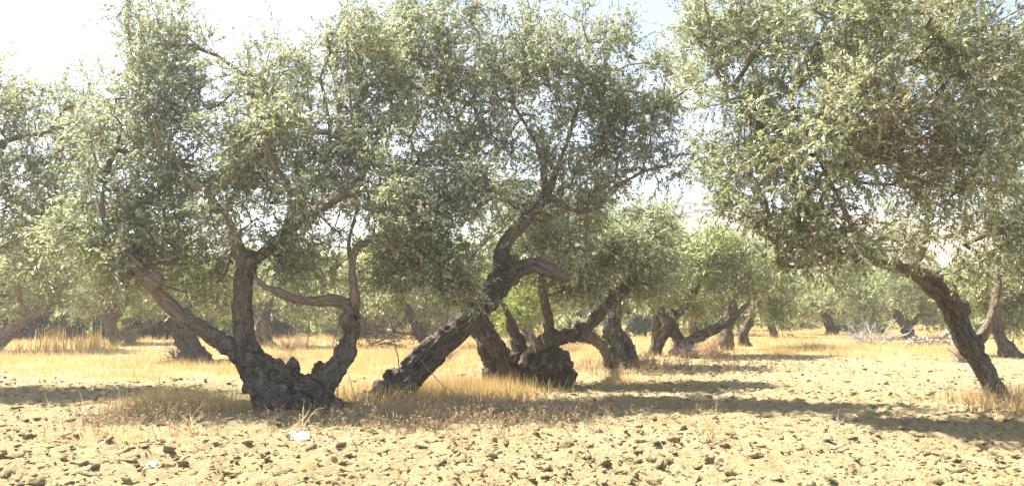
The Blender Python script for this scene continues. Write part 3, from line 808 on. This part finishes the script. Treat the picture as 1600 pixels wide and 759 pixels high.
def copy_tree(src, label, px, Y, rz, sc):
    o = src.copy(); COL.objects.link(o)
    x = gx(px, Y); o.location = (x, Y, float(ground_h(np.array([x]), np.array([Y]), False)[0]))
    o.rotation_euler = (0, 0, rz); o.scale = (sc, sc, sc); o['label'] = label
    for ch in src.children:
        c = ch.copy(); COL.objects.link(c); c.parent = o
    return o
templates = []
for i, (px, Y, where) in enumerate(far_specs):
    r = np.random.default_rng(3000 + i)
    lab = 'hazy olive of the far rows, ' + where
    if i >= 6:
        copy_tree(templates[i % 6], lab, px, Y, float(r.uniform(0, 6.28)), float(r.uniform(.88, 1.12))); continue
    s = 1300 / Y
    yb = HZ + EYE * s
    j = lambda a: float(r.uniform(-a, a))
    templates.append(small_tree(lab, Y,
        [[(px, yb + .3 * s, 0, .5 * s), (px + j(.3 * s), yb - .6 * s, 0, .42 * s), (px + j(.6 * s), yb - 1.5 * s, 0, .3 * s)]],
        [(px + j(s), yb - 2.5 * s, Y, 2.4 * s, 1.3 * s, 1.8), (px - 2.0 * s, yb - 1.7 * s, Y, 1.8 * s, 1.0 * s, 1.5), (px + 2.0 * s, yb - 1.8 * s, Y, 1.8 * s, 1.0 * s, 1.5), (px + j(s), yb - 4.0 * s, Y, 1.9 * s, 1.1 * s, 1.4)],
        170, 3100 + i * 7, (px, yb), hue=(.78 + j(.25), .3), L=.30, W=.10, shoots=6, per=10, slen=.6, voxel=.1, group='olives of the far rows'))

# ------------------------------------------------------------------ hill, far wood
hx = np.arange(-420, 421, 6.0); hy = np.arange(190, 520, 6.0)
HX, HY = np.meshgrid(hx, hy)
def hill_h(x, y):
    p = np.stack([x, y, x * 0], -1)
    ridge = 16 + 22 * sstep(-60, 75, x) - 6 * sstep(90, 300, x)
    up = sstep(195, 300, y)
    return up * ridge * (.86 + .28 * fbm(p * .012, 3, 91)) + up * 2.2 * (fbm(p * .06, 3, 92) - .5) - 1.2
hz = hill_h(HX.ravel(), HY.ravel())
n1, n2 = len(hx), len(hy)
ii = (np.arange(n2 - 1)[:, None] * n1 + np.arange(n1 - 1)[None]).ravel()
M['hill'] = plain('dry_hillside', (.20, .155, .12), (.32, .26, .205), .05)
tag(obj('hill', mesh_np('hill', np.stack([HX.ravel(), HY.ravel(), hz], -1), np.stack([ii, ii + 1, ii + n1 + 1, ii + n1], -1), True), M['hill']), kind='structure')

def on_hill(px, y):
    x = gx(px, y); return np.array([x, y, float(hill_h(np.array([x]), np.array([y]))[0])])

def box(V, F, lo, hi):
    o = len(V)
    for z in (lo[2], hi[2]):
        V += [(lo[0], lo[1], z), (hi[0], lo[1], z), (hi[0], hi[1], z), (lo[0], hi[1], z)]
    F += [tuple(o + i for i in q) for q in ((3, 2, 1, 0), (4, 5, 6, 7), (0, 1, 5, 4), (1, 2, 6, 5), (2, 3, 7, 6), (3, 0, 4, 7))]

M['wall'] = plain('whitewashed_wall', (.55, .53, .50), (.66, .64, .61), .4)
M['roof'] = plain('grey_tile_roof', (.16, .15, .17), (.24, .22, .24), .5)
M['pane'] = plain('dark_window', (.03, .035, .045), (.05, .055, .07), 1.0, .25)
def house(label, px, Y, w, d, h):
    c = on_hill(px, Y); t = thing('farm_house', label, 'house', c - np.array([0, 0, .6]), 'houses on the hill')
    V, F = [], []; box(V, F, (-w / 2, -d / 2, 0), (w / 2, d / 2, h)); me = bpy.data.meshes.new('wall'); me.from_pydata(V, [], F); obj('wall', me, M['wall'], t)
    V = [(-w/2-.4, -d/2-.4, h + .01), (w/2+.4, -d/2-.4, h + .01), (w/2+.4, d/2+.4, h + .01), (-w/2-.4, d/2+.4, h + .01), (-w/2-.4, 0, h + 1.5), (w/2+.4, 0, h + 1.5)]
    me = bpy.data.meshes.new('roof'); me.from_pydata(V, [], [(3, 2, 1, 0), (0, 1, 5, 4), (2, 3, 4, 5), (1, 2, 5), (3, 0, 4)]); obj('roof', me, M['roof'], t)
    k = max(2, int(w / 3))
    for i in range(k):
        x = -w / 2 + (i + .5) * w / k
        V, F = [], []; box(V, F, (x - .5, -d / 2 - .06, 1.1), (x + .5, -d / 2 + .05, 2.4)); me = bpy.data.meshes.new('window'); me.from_pydata(V, [], F); obj('window', me, M['pane'], t)
house('long grey-roofed house on the hill, seen in the gap between the crowns', 1097, 286, 15, 8, 3.6)
house('small white hut left of the long house on the hill', 1072, 284, 5, 5, 2.8)
V, F = [], []
a, b = on_hill(1050, 276), on_hill(1125, 276)
nseg = 14
t = thing('terrace_wall', 'low pale wall running along the hill below the houses', 'wall', a)
for i in range(nseg):
    p = a + (b - a) * i / nseg; q = a + (b - a) * (i + 1) / nseg
    V, F = [], []; zz = float(hill_h(np.array([p[0]]), np.array([p[1]]))[0]) - a[2]
    box(V, F, (p[0] - a[0], -.3, zz - 1.0), (q[0] - a[0] - .03, .3, zz + .9)); me = bpy.data.meshes.new('wall_block'); me.from_pydata(V, [], F); obj('wall_block', me, M['wall'], t)

def leaf_blob(centres, rads, n, L, seed, flat=1.0):
    """loose cloud of leaf faces round several centres"""
    r = np.random.default_rng(seed)
    c = np.repeat(np.asarray(centres, float), n, 0); rr = np.repeat(np.asarray(rads, float), n)
    p = c + unit(r.normal(size=c.shape)) * (r.random((len(c), 1)) ** .4) * rr[:, None] * np.array([1, 1, flat])
    d = unit(r.normal(size=c.shape)); s = unit(np.cross(d, r.normal(size=c.shape)))
    l = L * (.6 + .8 * r.random((len(c), 1)))
    V = np.stack([p, p + d * l * .5 + s * l * .2, p + d * l, p + d * l * .5 - s * l * .2], 1).reshape(-1, 3)
    F = np.arange(len(c) * 4).reshape(-1, 4)
    return V, F, np.repeat(r.random(len(c)), 4), np.repeat(np.clip(r.normal(.5, .2, len(c)), 0, 1), 4)

def blob_obj(name, data, mat, parent, base=(0, 0, 0)):
    V, F, tone, hue = data
    me = mesh_np(name, V - np.asarray(base), F); attr(me, 'tone', tone); attr(me, 'hue', hue)
    return obj(name, me, M[mat], parent)

for k, (px, Y, rad, lab) in enumerate([(1074, 300, 2.6, 'spreading tree behind the white hut on the hill'), (1056, 281, 2.4, 'dark bushy tree left of the white hut on the hill'),
                                       (1043, 279, 1.9, 'small tree at the left end of the hill wall'), (1122, 284, 2.6, 'tree right of the long house on the hill')]):
    c = on_hill(px, Y); t = thing('hill_tree', lab, 'tree', c, 'trees on the hill')
    bV, bF = prisms(np.array([[0, 0, -.5], [0, 0, 1.2], [0, 0, 1.2]]), np.array([[0, 0, 1.3], [1.0, .2, 2.6], [-.9, .1, 2.7]]), np.array([.28, .2, .2]), np.array([.22, .08, .08]), 6)
    me = mesh_np('trunk', bV, bF, True); attr3(me, 'barkco', bV); obj('trunk', me, M['bark_far'], t)
    r = np.random.default_rng(k)
    cs = [(float(r.normal() * rad * .5), float(r.normal() * rad * .4), 3.0 + float(r.random() * rad * .5)) for _ in range(7)]
    blob_obj('crown', leaf_blob(cs, [rad * .55] * 7, 130, .9, k + 70, .6), 'leaf', t)

r = np.random.default_rng(55)
cs, rs = [], []
for i in range(420):
    x = r.uniform(-75, 75); y = r.uniform(80, 96)
    for _ in range(2):
        cs.append((x + r.normal() * 1.2, y + r.normal() * .8, r.uniform(.3, 4.2))); rs.append(r.uniform(1.0, 1.8))
tag(blob_obj('distant_wood', leaf_blob(cs, rs, 50, .95, 56, .8), 'leaf_far', None), 'hazy belt of far olive foliage closing the grove', 'wood', kind='stuff')

# ------------------------------------------------------------------ shrubs
def shrub(label, px, Y, lobes, count, seed, mat, hue, **kw):
    s = 1300 / Y; yb = HZ + EYE * s
    d = dict(voxel=.05, L=.12, W=.05, per=12, shoots=7, slen=.35, hue=hue, leafmat=mat, bark='bark_far', k=8, r0=.006, cat='shrub', skel_min_z=.1, gap=.25)
    d.update(kw)
    return tree('shrub', label, [[(px, yb + .1 * s, 0, .07 * s), (px + 3, yb - .3 * s, 0, .05 * s), (px + 1, yb - .7 * s, 0, .03 * s)], [(px, yb, 0, .05 * s), (px - .4 * s, yb - .5 * s, 0, .03 * s)]], lobes, count, seed, Y, (px, yb), **d)
shrub('bright yellow-green bush beside the knobbly grey trunk', 208, 42, [(208, 500, 42, 26, 20, .8), (225, 485, 42, 25, 20, .8), (195, 515, 42, 18, 12, .6), (245, 470, 42.5, 30, 20, .9)], 90, 5001, 'leaf_bush', (.8, .3))
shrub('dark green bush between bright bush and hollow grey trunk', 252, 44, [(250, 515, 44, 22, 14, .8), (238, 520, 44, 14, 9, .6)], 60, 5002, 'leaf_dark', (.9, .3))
shrub('bright green bush under the sawn limb, behind the squat tree', 815, 33, [(815, 480, 33, 30, 28, .9), (805, 505, 33, 30, 18, .8), (835, 455, 33.5, 28, 25, .8)], 110, 5003, 'leaf_bush', (.6, .3))
shrub('small dark green shrub seen through the hooked limb', 465, 50, [(465, 500, 50, 16, 12, .7)], 40, 5004, 'leaf_dark', (.9, .2))
for k, (px, Y, wd, hh, mat, hu, lab) in enumerate([
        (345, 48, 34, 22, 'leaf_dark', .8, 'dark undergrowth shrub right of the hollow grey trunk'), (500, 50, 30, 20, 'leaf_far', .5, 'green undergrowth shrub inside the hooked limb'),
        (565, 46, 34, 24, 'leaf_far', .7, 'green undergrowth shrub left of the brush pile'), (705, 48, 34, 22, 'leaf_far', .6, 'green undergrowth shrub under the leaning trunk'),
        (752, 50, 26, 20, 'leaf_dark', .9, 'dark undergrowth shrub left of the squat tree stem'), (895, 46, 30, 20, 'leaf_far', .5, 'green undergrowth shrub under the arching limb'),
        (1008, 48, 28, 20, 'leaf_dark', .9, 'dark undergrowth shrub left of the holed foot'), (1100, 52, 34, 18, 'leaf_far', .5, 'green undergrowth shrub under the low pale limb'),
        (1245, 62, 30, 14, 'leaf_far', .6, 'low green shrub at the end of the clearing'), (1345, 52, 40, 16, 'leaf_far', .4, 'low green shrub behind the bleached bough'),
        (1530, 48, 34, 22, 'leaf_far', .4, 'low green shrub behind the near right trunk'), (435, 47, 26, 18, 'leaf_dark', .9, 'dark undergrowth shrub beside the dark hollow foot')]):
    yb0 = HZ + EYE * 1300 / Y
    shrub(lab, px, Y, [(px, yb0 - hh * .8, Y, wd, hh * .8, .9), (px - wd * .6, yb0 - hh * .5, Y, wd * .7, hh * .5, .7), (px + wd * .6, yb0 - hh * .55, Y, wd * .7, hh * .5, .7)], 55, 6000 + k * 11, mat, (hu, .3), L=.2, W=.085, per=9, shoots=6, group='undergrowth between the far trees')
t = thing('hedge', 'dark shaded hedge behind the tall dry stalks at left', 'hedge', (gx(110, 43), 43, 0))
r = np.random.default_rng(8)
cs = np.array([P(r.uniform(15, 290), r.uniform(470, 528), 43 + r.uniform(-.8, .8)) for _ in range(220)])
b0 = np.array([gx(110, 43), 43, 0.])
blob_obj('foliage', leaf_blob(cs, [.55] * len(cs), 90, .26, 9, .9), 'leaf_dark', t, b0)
st = cs[::4]; foot = st.copy(); foot[:, 2] = -.1; foot[:, 0] += .2
for f_, s_ in zip(foot, st):
    V, F = prisms((f_ - b0)[None], (s_ - b0)[None], np.array([.05]), np.array([.02]), 5)
    me = mesh_np('stem', V, F, True); attr3(me, 'barkco', V); obj('stem', me, M['bark_far'], t)

# ------------------------------------------------------------------ bare wood: boughs, brush, dry bushes
def bough(n_main, length, r0, seed, spread=1.0, up=.4, gens=3, kids=4, bend=.35, aim=None):
    """list of branches, each an array of segments (a, b, ra, rb)"""
    r = np.random.default_rng(seed); out = []
    def go(p, d, L, rad, g, acc):
        n = max(3, int(L / .12)); q = p.copy(); dd = d.copy(); pts = [q.copy()]
        for i in range(n):
            dd = unit(dd + r.normal(size=3) * bend * .35); q = q + dd * L / n
            q[2] = max(q[2], .02); pts.append(q.copy())
        rr = rad * np.linspace(1, .45, n + 1)
        for i in range(n): acc.append((pts[i], pts[i + 1], rr[i], rr[i + 1]))
        if g > 0:
            for _ in range(kids):
                i = int(r.integers(1, n + 1)); nd = unit(dd * .6 + r.normal(size=3) * .75 + np.array([0, 0, .25]))
                go(pts[i], nd, L * r.uniform(.35, .65), rr[i] * .65, g - 1, acc)
    for k in range(n_main):
        a = r.uniform(0, 2 * np.pi) if aim is None else aim[k]
        d = unit(np.array([math.cos(a) * spread, math.sin(a) * spread * .8, up * r.uniform(.5, 1.6)]))
        acc = []; go(np.array([0, 0, .03]) + r.normal(size=3) * np.array([.05, .05, 0]), d, length * r.uniform(.7, 1.2), r0, gens, acc); out.append(acc)
    return out

def bare(name, label, cat, px, Y, part, mat, k=4, group=None, dz=0, **kw):
    x = gx(px, Y); z = float(ground_h(np.array([x]), np.array([Y]))[0])
    t = thing(name, label, cat, (x, Y, z + dz), group)
    for acc in bough(**kw):
        a = np.array([q[0] for q in acc]); b = np.array([q[1] for q in acc]); ra = np.array([q[2] for q in acc]); rb = np.array([q[3] for q in acc])
        V, F = prisms(a, b, ra, rb, k)
        obj(part, mesh_np(part, V, F, True), M[mat], t)
    return t
bare('dead_bough', 'bleached dead bough spreading over the dry grass in the clearing', 'bough', 1368, 37, 'branch', 'dead', n_main=7, length=1.5, r0=.042, seed=61, spread=1.2, up=.45, gens=2, kids=5, aim=[.1, .5, 2.6, 3.0, 3.3, 5.9, 1.6])
bare('dead_bough', 'smaller bleached bough lying left of the big one', 'bough', 1338, 38.5, 'branch', 'dead', n_main=4, length=1.1, r0=.035, seed=62, spread=1.1, up=.5, gens=2, kids=5)
M['bushwood'] = plain('dry_bush_twig', (.30, .19, .12), (.50, .36, .24), 3.0)
M['bushgrey'] = plain('grey_bush_twig', (.20, .155, .14), (.34, .27, .24), 3.0)
for lab, px, Y, mat, L, seed in [('dry reddish bush under the low pale limb', 1112, 25.5, 'bushwood', .6, 71), ('grey dry bush at the holed dark foot', 1068, 26.3, 'bushgrey', .55, 72), ('sandy dry bush behind the leaning trunk', 700, 24, 'bushwood', .55, 73),
                                 ('dry bush at the left side of the hollow grey trunk', 282, 26, 'bushgrey', .5, 74), ('pinkish dry bush seen through the fork of the big left tree', 455, 31, 'bushwood', .8, 75), ('dry bush below the right tree, in its shade', 1500, 24, 'bushgrey', .5, 76),
                                 ('grey bush at the foot of the knobbly grey trunk', 205, 36, 'bushgrey', .65, 77), ('sandy bush right of the dark trunk with the holes', 1012, 22, 'bushwood', .4, 78)]:
    bare('dry_bush', lab, 'bush', px, Y, 'stem', mat, k=3, n_main=34, length=L, r0=.016, seed=seed, spread=.9, up=.9, gens=2, kids=3, bend=.5, group='dry bushes in the grove')
t = thing('brush_pile', 'dark pile of cut brushwood between the two big trunks', 'brush pile', (gx(600, 35), 35, 0))
r = np.random.default_rng(66)
for i in range(7):
    L = r.uniform(.7, 1.3); a = r.normal() * .9; c = np.array([r.normal() * .9, r.normal() * .5, r.uniform(.1, .75)])
    d = np.array([math.cos(a), math.sin(a), r.normal() * .15]) * L / 2
    V, F = prisms((c - d)[None], (c + d)[None], np.array([r.uniform(.03, .07)]), np.array([.025]), 6)
    obj('branch', mesh_np('branch', V, F, True), M['brush'], t)
acc = sum(bough(130, .75, .018, 67, 1.0, .6, 1, 5, .7), [])
a = np.array([q[0] for q in acc]); b = np.array([q[1] for q in acc]); sh = np.repeat(r.normal(size=(len(acc) // 12 + 1, 3)) * np.array([1.3, .5, .28]) + np.array([0, 0, .35]), 12, 0)[:len(acc)]
V, F = prisms(a + sh, b + sh, np.array([q[2] for q in acc]), np.array([q[3] for q in acc]), 3)
tag(obj('twigs', mesh_np('twigs', V, F), M['brush'], t), kind='stuff')
M['stone'] = plain('pale_field_stone', (.22, .215, .21), (.34, .33, .32), 3.0, .9, .5)
t = thing('stone_heap', 'heap of pale stones behind the bend of the right trunk', 'stones', (gx(1462, 36), 36, 0))
st_shapes = [mesh_np('stone', *clod_shape(90 + q, 2), True) for q in range(4)]
for q in st_shapes: q.materials.append(M['stone'])
for i in range(34):
    o = bpy.data.objects.new('stone', st_shapes[i % 4]); COL.objects.link(o); o.parent = t
    k = r.uniform(.07, .17); x = r.normal() * .75
    o.location = (x, r.normal() * .35, max(.08, .5 * r.random() * (1 - abs(x) / 2)) + .05); o.scale = (k, k, k * .8)
    o.rotation_euler = (r.random() * 6, r.random() * 6, r.random() * 6)

def shoots_on(tree_obj, name, stems, mat, r0=.008):
    """thin bare stems given as pixel rows with distance; part of a tree"""
    b = Vector(tree_obj.location)
    for rows in stems:
        c = catmull(np.array([(*P(x, y, Y), r0) for x, y, Y in rows]), .08)
        c[:, 3] = r0 * np.linspace(1, .35, len(c)); c[:, :3] += np.random.default_rng(len(rows) + int(rows[0][0])).normal(size=(len(c), 3)) * .006
        V, F = prisms(c[:-1, :3] - np.array(b), c[1:, :3] - np.array(b), c[:-1, 3], c[1:, 3], 5)
        obj(name, mesh_np(name, V, F, True), M[mat], tree_obj)
shoots_on(leaning, 'sucker_shoot', [[(628, 600, 14.7), (618, 540, 14.6), (606, 495, 14.5), (575, 462, 14.5), (560, 440, 14.5)], [(612, 520, 14.6), (640, 490, 14.6), (660, 470, 14.6)], [(655, 560, 14.8), (690, 600, 14.6), (715, 615, 14.5)]], 'brush', .011)
shoots_on(big_left, 'sucker_shoot', [[(525, 640, 13.2), (528, 590, 13.1), (522, 540, 13.1), (530, 500, 13.1)], [(560, 645, 13.3), (552, 610, 13.2), (540, 575, 13.2), (525, 560, 13.2)], [(505, 640, 13.1), (512, 600, 13.0), (505, 570, 13.0)], [(480, 545, 13.2), (484, 500, 13.2), (480, 450, 13.2)]], 'twig', .008)
shoots_on(big_left, 'bare_twig', [[(412, 190, 13.1), (430, 165, 13.0), (458, 130, 13.0), (478, 112, 13.0)], [(425, 172, 13.0), (438, 145, 12.9), (452, 120, 12.9)]], 'dead', .018)
shoots_on(squat, 'dead_twig', [[(838, 552, 17.5), (828, 525, 17.5), (820, 500, 17.5), (812, 478, 17.5)], [(828, 530, 17.5), (832, 505, 17.5), (830, 488, 17.5)], [(850, 538, 17.5), (845, 520, 17.5), (852, 500, 17.5)]], 'dead', .014)

# ------------------------------------------------------------------ dry grass and weeds
def blades(x, y, h, wd, lean, seed, curve=.35):
    r = np.random.default_rng(seed); n = len(x)
    z = ground_h(x, y)
    a = r.random(n) * 2 * np.pi; f = r.random(n) * np.pi
    d = np.stack([np.cos(a), np.sin(a), np.zeros(n)], -1) * (lean * np.minimum(np.abs(r.normal(size=n)), 1.4))[:, None]
    s = np.stack([np.cos(f), np.sin(f) * .5, np.zeros(n)], -1) * wd[:, None] * .5
    p = np.stack([x, y, z - .02], -1); up = np.array([0, 0, 1.])
    m = p + (d * .4 + up * .6) * h[:, None]; t = p + (unit(d * (1 + curve) + up)) * h[:, None]
    V = np.stack([p - s, p + s, t], 1).reshape(-1, 3)
    F1 = np.arange(n)[:, None] * 3 + np.array([[0, 1, 2]])
    return V, F1
def grass(name, label, x, y, h, wd, lean, seed, mat, tone):
    V, F = blades(x, y, h, wd, lean, seed)
    me = mesh_np(name, V, F); attr(me, 'tone', np.repeat(tone, 3))
    return tag(obj(name, me, M[mat]), label, 'grass', kind='stuff')

def scatter(n, y0, y1, dens, seed, half=.68, pw=1.0):
    r = np.random.default_rng(seed)
    y = y0 * (y1 / y0) ** (r.random(n) ** pw); x = (r.random(n) * 2 - 1) * (y * half + 1)
    k = r.random(n) < dens(x, y); return x[k], y[k]
def clump(x, y, f, seed): return np.clip(3.6 * (fbm(np.stack([x * f, y * f, x * 0], -1), 3, seed) - .41), 0.03, 1)
r = np.random.default_rng(12)
x, y = scatter(640000, 9.5, 75, lambda x, y: grassiness(x, y) * clump(x, y, 1.3, 5), 13)
g = grassiness(x, y)
h = (.08 + .26 * r.random(len(x)) ** 1.4) * (.45 + .75 * g) * (.7 + .7 * fbm(np.stack([x * .7, y * .7, x * 0], -1), 2, 8))
grass('dry_grass', 'golden dry grass covering the ground between the trees', x, y, h, .004 + .0006 * y * (.6 + .8 * r.random(len(x))), .75, 14, 'straw', np.clip(r.normal(.62, .22, len(x)), 0, 1))
def patch(cx, cy, rx, ry, n, seed):
    r = np.random.default_rng(seed); q = r.normal(size=(n, 2)) * .5
    return cx + q[:, 0] * rx, cy + q[:, 1] * ry
xa, ya = patch(-0.95, 16.2, 1.3, 1.2, 7000, 21); xb, yb_ = patch(-5.25, 13.3, .9, .7, 3200, 22); xc, yc = patch(8.9, 12.9, 1.0, 1.6, 4200, 23); xd, yd = patch(-2.0, 15.0, 1.6, .9, 3600, 24)
x = np.concatenate([xa, xb, xc, xd]); y = np.concatenate([ya, yb_, yc, yd])
grass('tall_golden_grass', 'taller golden grass tufts by the feet of the big trees', x, y, .14 + .34 * r.random(len(x)) ** 1.5, .009 + .006 * r.random(len(x)), .35, 25, 'straw', np.clip(r.normal(.55, .2, len(x)), 0, 1))
# tall stalks at the left, in front of the hedge
q = np.random.default_rng(31)
px = np.concatenate([q.uniform(30, 190, 200), q.normal(75, 16, 90), q.normal(148, 9, 110), q.normal(110, 14, 50)]); Y = q.uniform(30.5, 34, len(px))
x = gx(px, Y)
grass('tall_dry_stalks', 'tall pale dry stalks standing before the dark hedge at left', x, Y, np.where(np.arange(len(x)) < 200, q.uniform(.15, .5, len(x)), q.uniform(.45, 1.15, len(x))), q.uniform(.025, .05, len(x)), .2, 32, 'straw', np.clip(q.normal(.6, .2, len(x)), 0, 1))
# fallen straw on the ploughed soil
x, y = scatter(9000, 7.0, 16, lambda x, y: (.15 + .5 * clump(x, y, .6, 9)) * plough(x, y), 41)
q = np.random.default_rng(42); n = len(x); zz = ground_h(x, y)
d = np.stack([q.normal(size=n), q.normal(size=n), q.normal(size=n) * .18], -1); d = unit(d) * q.uniform(.03, .09, (n, 1))
c = np.stack([x, y, zz + .012], -1)
V, F = prisms(c - d, c + d, np.full(n, .0022), np.full(n, .0016), 3)
me = mesh_np('fallen_straw', V, F); attr(me, 'tone', np.repeat(np.clip(q.normal(.8, .15, n), 0, 1), 6))
tag(obj('fallen_straw', me, M['straw']), 'loose straw scattered over the ploughed clods', 'straw', kind='stuff')
# branching dead weeds in front of the two big trees
def weeds(name, label, x, y, hmin, hmax, seed, mat, nb=4, r0=.0035):
    r = np.random.default_rng(seed); n = len(x); z = ground_h(x, y)
    base = np.stack([x, y, z - .02], -1); H = (hmin + (hmax - hmin) * r.random(n) ** 1.4)[:, None]
    d = unit(r.normal(size=(n, 3)) * .22 + np.array([0, 0, 1.]))
    A, B, RA = [base], [base + d * H], [np.full(n, r0)]
    for k in range(nb):
        u_ = r.uniform(.25, .95, (n, 1)); s = base + d * H * u_
        dd = unit(r.normal(size=(n, 3)) * .6 + np.array([0, 0, .8])); L = H * r.uniform(.18, .45, (n, 1))
        A.append(s); B.append(s + dd * L); RA.append(np.full(n, r0 * .7))
    A, B, RA = np.concatenate(A), np.concatenate(B), np.concatenate(RA)
    V, F = prisms(A, B, RA, RA * .55, 3)
    tips = B
    dv = unit(r.normal(size=tips.shape)); sv = unit(np.cross(dv, r.normal(size=tips.shape))); l = r.uniform(.01, .026, (len(tips), 1))
    V2 = np.stack([tips - dv * l, tips + sv * l * .4, tips + dv * l, tips - sv * l * .4], 1).reshape(-1, 3)
    F2 = np.arange(len(tips) * 4).reshape(-1, 4) + len(V)
    tone = np.concatenate([np.repeat(r.random(len(A)), 6), np.repeat(r.uniform(.0, .6, len(tips)), 4)])
    me = mesh_np(name, np.concatenate([V, V2]), np.concatenate([F, F2])); attr(me, 'tone', tone)
    return tag(obj(name, me, M[mat]), label, 'weeds', kind='stuff')
xa, ya = patch(-1.1, 12.0, 1.9, 1.5, 1000, 51); xb, yb_ = patch(-0.9, 13.6, 1.7, 1.0, 500, 52); xc, yc = patch(.3, 12.6, 1.6, 1.4, 400, 53)
weeds('dead_weeds', 'tangle of grey-brown dead weeds before the two big trunks', np.concatenate([xa, xb, xc]), np.concatenate([ya, yb_, yc]), .07, .30, 54, 'weed')
xa, ya = patch(8.6, 13.6, 1.6, 1.8, 420, 55); xb, yb_ = patch(3.0, 21.5, 4.5, 2.0, 700, 56); xc, yc = patch(-5.0, 11.6, 1.2, .9, 160, 57)
weeds('brown_weeds', 'scattered brown weeds at the right trunk and along the middle of the field', np.concatenate([xa, xb, xc]), np.concatenate([ya, yb_, yc]), .10, .38, 58, 'weed', r0=.005)

# single small plants
M['pale_stalk'] = plain('pale_thistle_stalk', (.55, .41, .22), (.72, .58, .36), 9.0)
bare('dry_thistle', 'single upright yellow dry thistle alone on the ploughed soil', 'plant', 1100, 9.9, 'stalk', 'pale_stalk', k=4, n_main=5, length=.33, r0=.007, seed=81, spread=.22, up=1.0, gens=2, kids=5, bend=.3)
bare('dry_thistle', 'pale forked dry stalk just above the white scrap', 'plant', 474, 10.8, 'stalk', 'pale_stalk', k=5, n_main=4, length=.24, r0=.008, seed=82, spread=.8, up=.6, gens=1, kids=2, bend=.3)
bare('dry_thistle', 'pale spiky dry stalk at the left end of the tree shadow', 'plant', 308, 10.9, 'stalk', 'pale_stalk', k=5, n_main=6, length=.32, r0=.007, seed=83, spread=.7, up=.6, gens=1, kids=3, bend=.4)
bare('dry_thistle', 'small white forked stalk in front of the long shadow', 'plant', 926, 10.6, 'stalk', 'dead', k=4, n_main=4, length=.22, r0=.006, seed=84, spread=.6, up=.8, gens=1, kids=2, bend=.4)
bare('dry_thistle', 'tiny white twig standing at the lower rim of the right shadow', 'plant', 1298, 10.9, 'stalk', 'dead', k=4, n_main=3, length=.17, r0=.006, seed=85, spread=.5, up=.9, gens=1, kids=2, bend=.4)
M['green'] = plain('fresh_weed_leaf', (.14, .30, .05), (.22, .42, .08), 9.0, .5, 0, (.2, .4, .05))
c = np.array([gx(852, 10.6), 10.6, 0]); c[2] = float(ground_h(c[:1], c[1:2])[0])
t = thing('green_weed', 'small fresh green weed in the shadow between the trees', 'plant', c)
r = np.random.default_rng(86)
for i in range(11):
    a = r.uniform(0, 6.28); d = unit(np.array([math.cos(a), math.sin(a), r.uniform(.4, 1.4)])); L = r.uniform(.07, .13); s = unit(np.cross(d, [0, 0, 1])) * .022
    dr = np.array([0, 0, -.03]); pts = [np.zeros(3), d * L * .35, d * L * .7 + dr * .4, d * L + dr]
    V = np.array([pts[0], pts[1] - s, pts[1] + s, pts[2] - s * .9, pts[2] + s * .9, pts[3]])
    me = bpy.data.meshes.new('leaf'); me.from_pydata([tuple(q) for q in V], [], [(0, 1, 2), (1, 3, 4, 2), (3, 5, 4)]); obj('leaf', me, M['green'], t)

# litter
def scrap(name, label, px, Y, w_, d_, ang, seed, mat, crumple=.05, tilt=.3):
    n = 18; u_ = np.linspace(-1, 1, n); U, W_ = np.meshgrid(u_, u_); p = np.stack([U.ravel(), W_.ravel(), np.zeros(n * n)], -1)
    f = fbm(p * 1.6 + seed, 3, seed); g = 1 - np.abs(2 * vnoise(p * 2.3 + seed, seed + 1) - 1)
    edge = 1 + .22 * (fbm(p * 1.1 + 40 + seed, 2, seed + 2) - .5)
    q = np.stack([p[:, 0] * w_ * edge, p[:, 1] * d_ * edge, crumple * (f * 1.2 + g * .9) + tilt * p[:, 1] * d_], -1)
    ca, sa = math.cos(ang), math.sin(ang); q = q @ np.array([[ca, sa, 0], [-sa, ca, 0], [0, 0, 1]])
    F = [(i * n + j, i * n + j + 1, (i + 1) * n + j + 1, (i + 1) * n + j) for i in range(n - 1) for j in range(n - 1)]
    x = gx(px, Y); z = float(ground_h(np.array([x]), np.array([Y]))[0])
    me = mesh_np(name, q, np.array(F), True); o = obj(name, me, M[mat], None, (x, Y, z + .03 + tilt * d_ * .5))
    md = o.modifiers.new('thickness', 'SOLIDIFY'); md.thickness = .004
    return tag(o, label, 'litter')
M['paper'] = plain('white_paper', (.50, .50, .47), (.64, .64, .62), 14.0, .7)
M['bluebag'] = plain('pale_blue_plastic', (.50, .66, .70), (.72, .80, .82), 14.0, .35)
scrap('paper_scrap', 'white crumpled paper sheet lying before the big left tree', 475, 9.75, .125, .085, .95, 3, 'paper', .05, .4)
scrap('plastic_scrap', 'pale blue plastic scrap among clods at lower left', 248, 8.35, .05, .035, .1, 5, 'bluebag', .05, .25)
scrap('paper_scrap', 'tiny white scrap at the front rim of the left shadow', 143, 13.0, .05, .04, .3, 7, 'paper', .04, .3)

# ------------------------------------------------------------------ haze
V, F = [], []
box(V, F, (-760, -100, -3.0), (760, 745, 52.0))
me = bpy.data.meshes.new('haze'); me.from_pydata(V, [], F)
m, t_, out = newmat('hazy_air')
pv = t_.nodes.new('ShaderNodeVolumePrincipled')
pv.inputs['Color'].default_value = (.96, .97, 1.0, 1); pv.inputs['Density'].default_value = .0014; pv.inputs['Anisotropy'].default_value = .5
t_.links.new(pv.outputs[0], out.inputs['Volume'])
hz_o = tag(obj('haze', me, m), 'thin pale haze filling the air of the grove', 'haze', kind='stuff')
print('TRIS', sum(sum(len(p.vertices) - 2 for p in me.polygons) if len(me.polygons) < 3000 else len(me.loops) - 2 * len(me.polygons) for me in bpy.data.meshes))
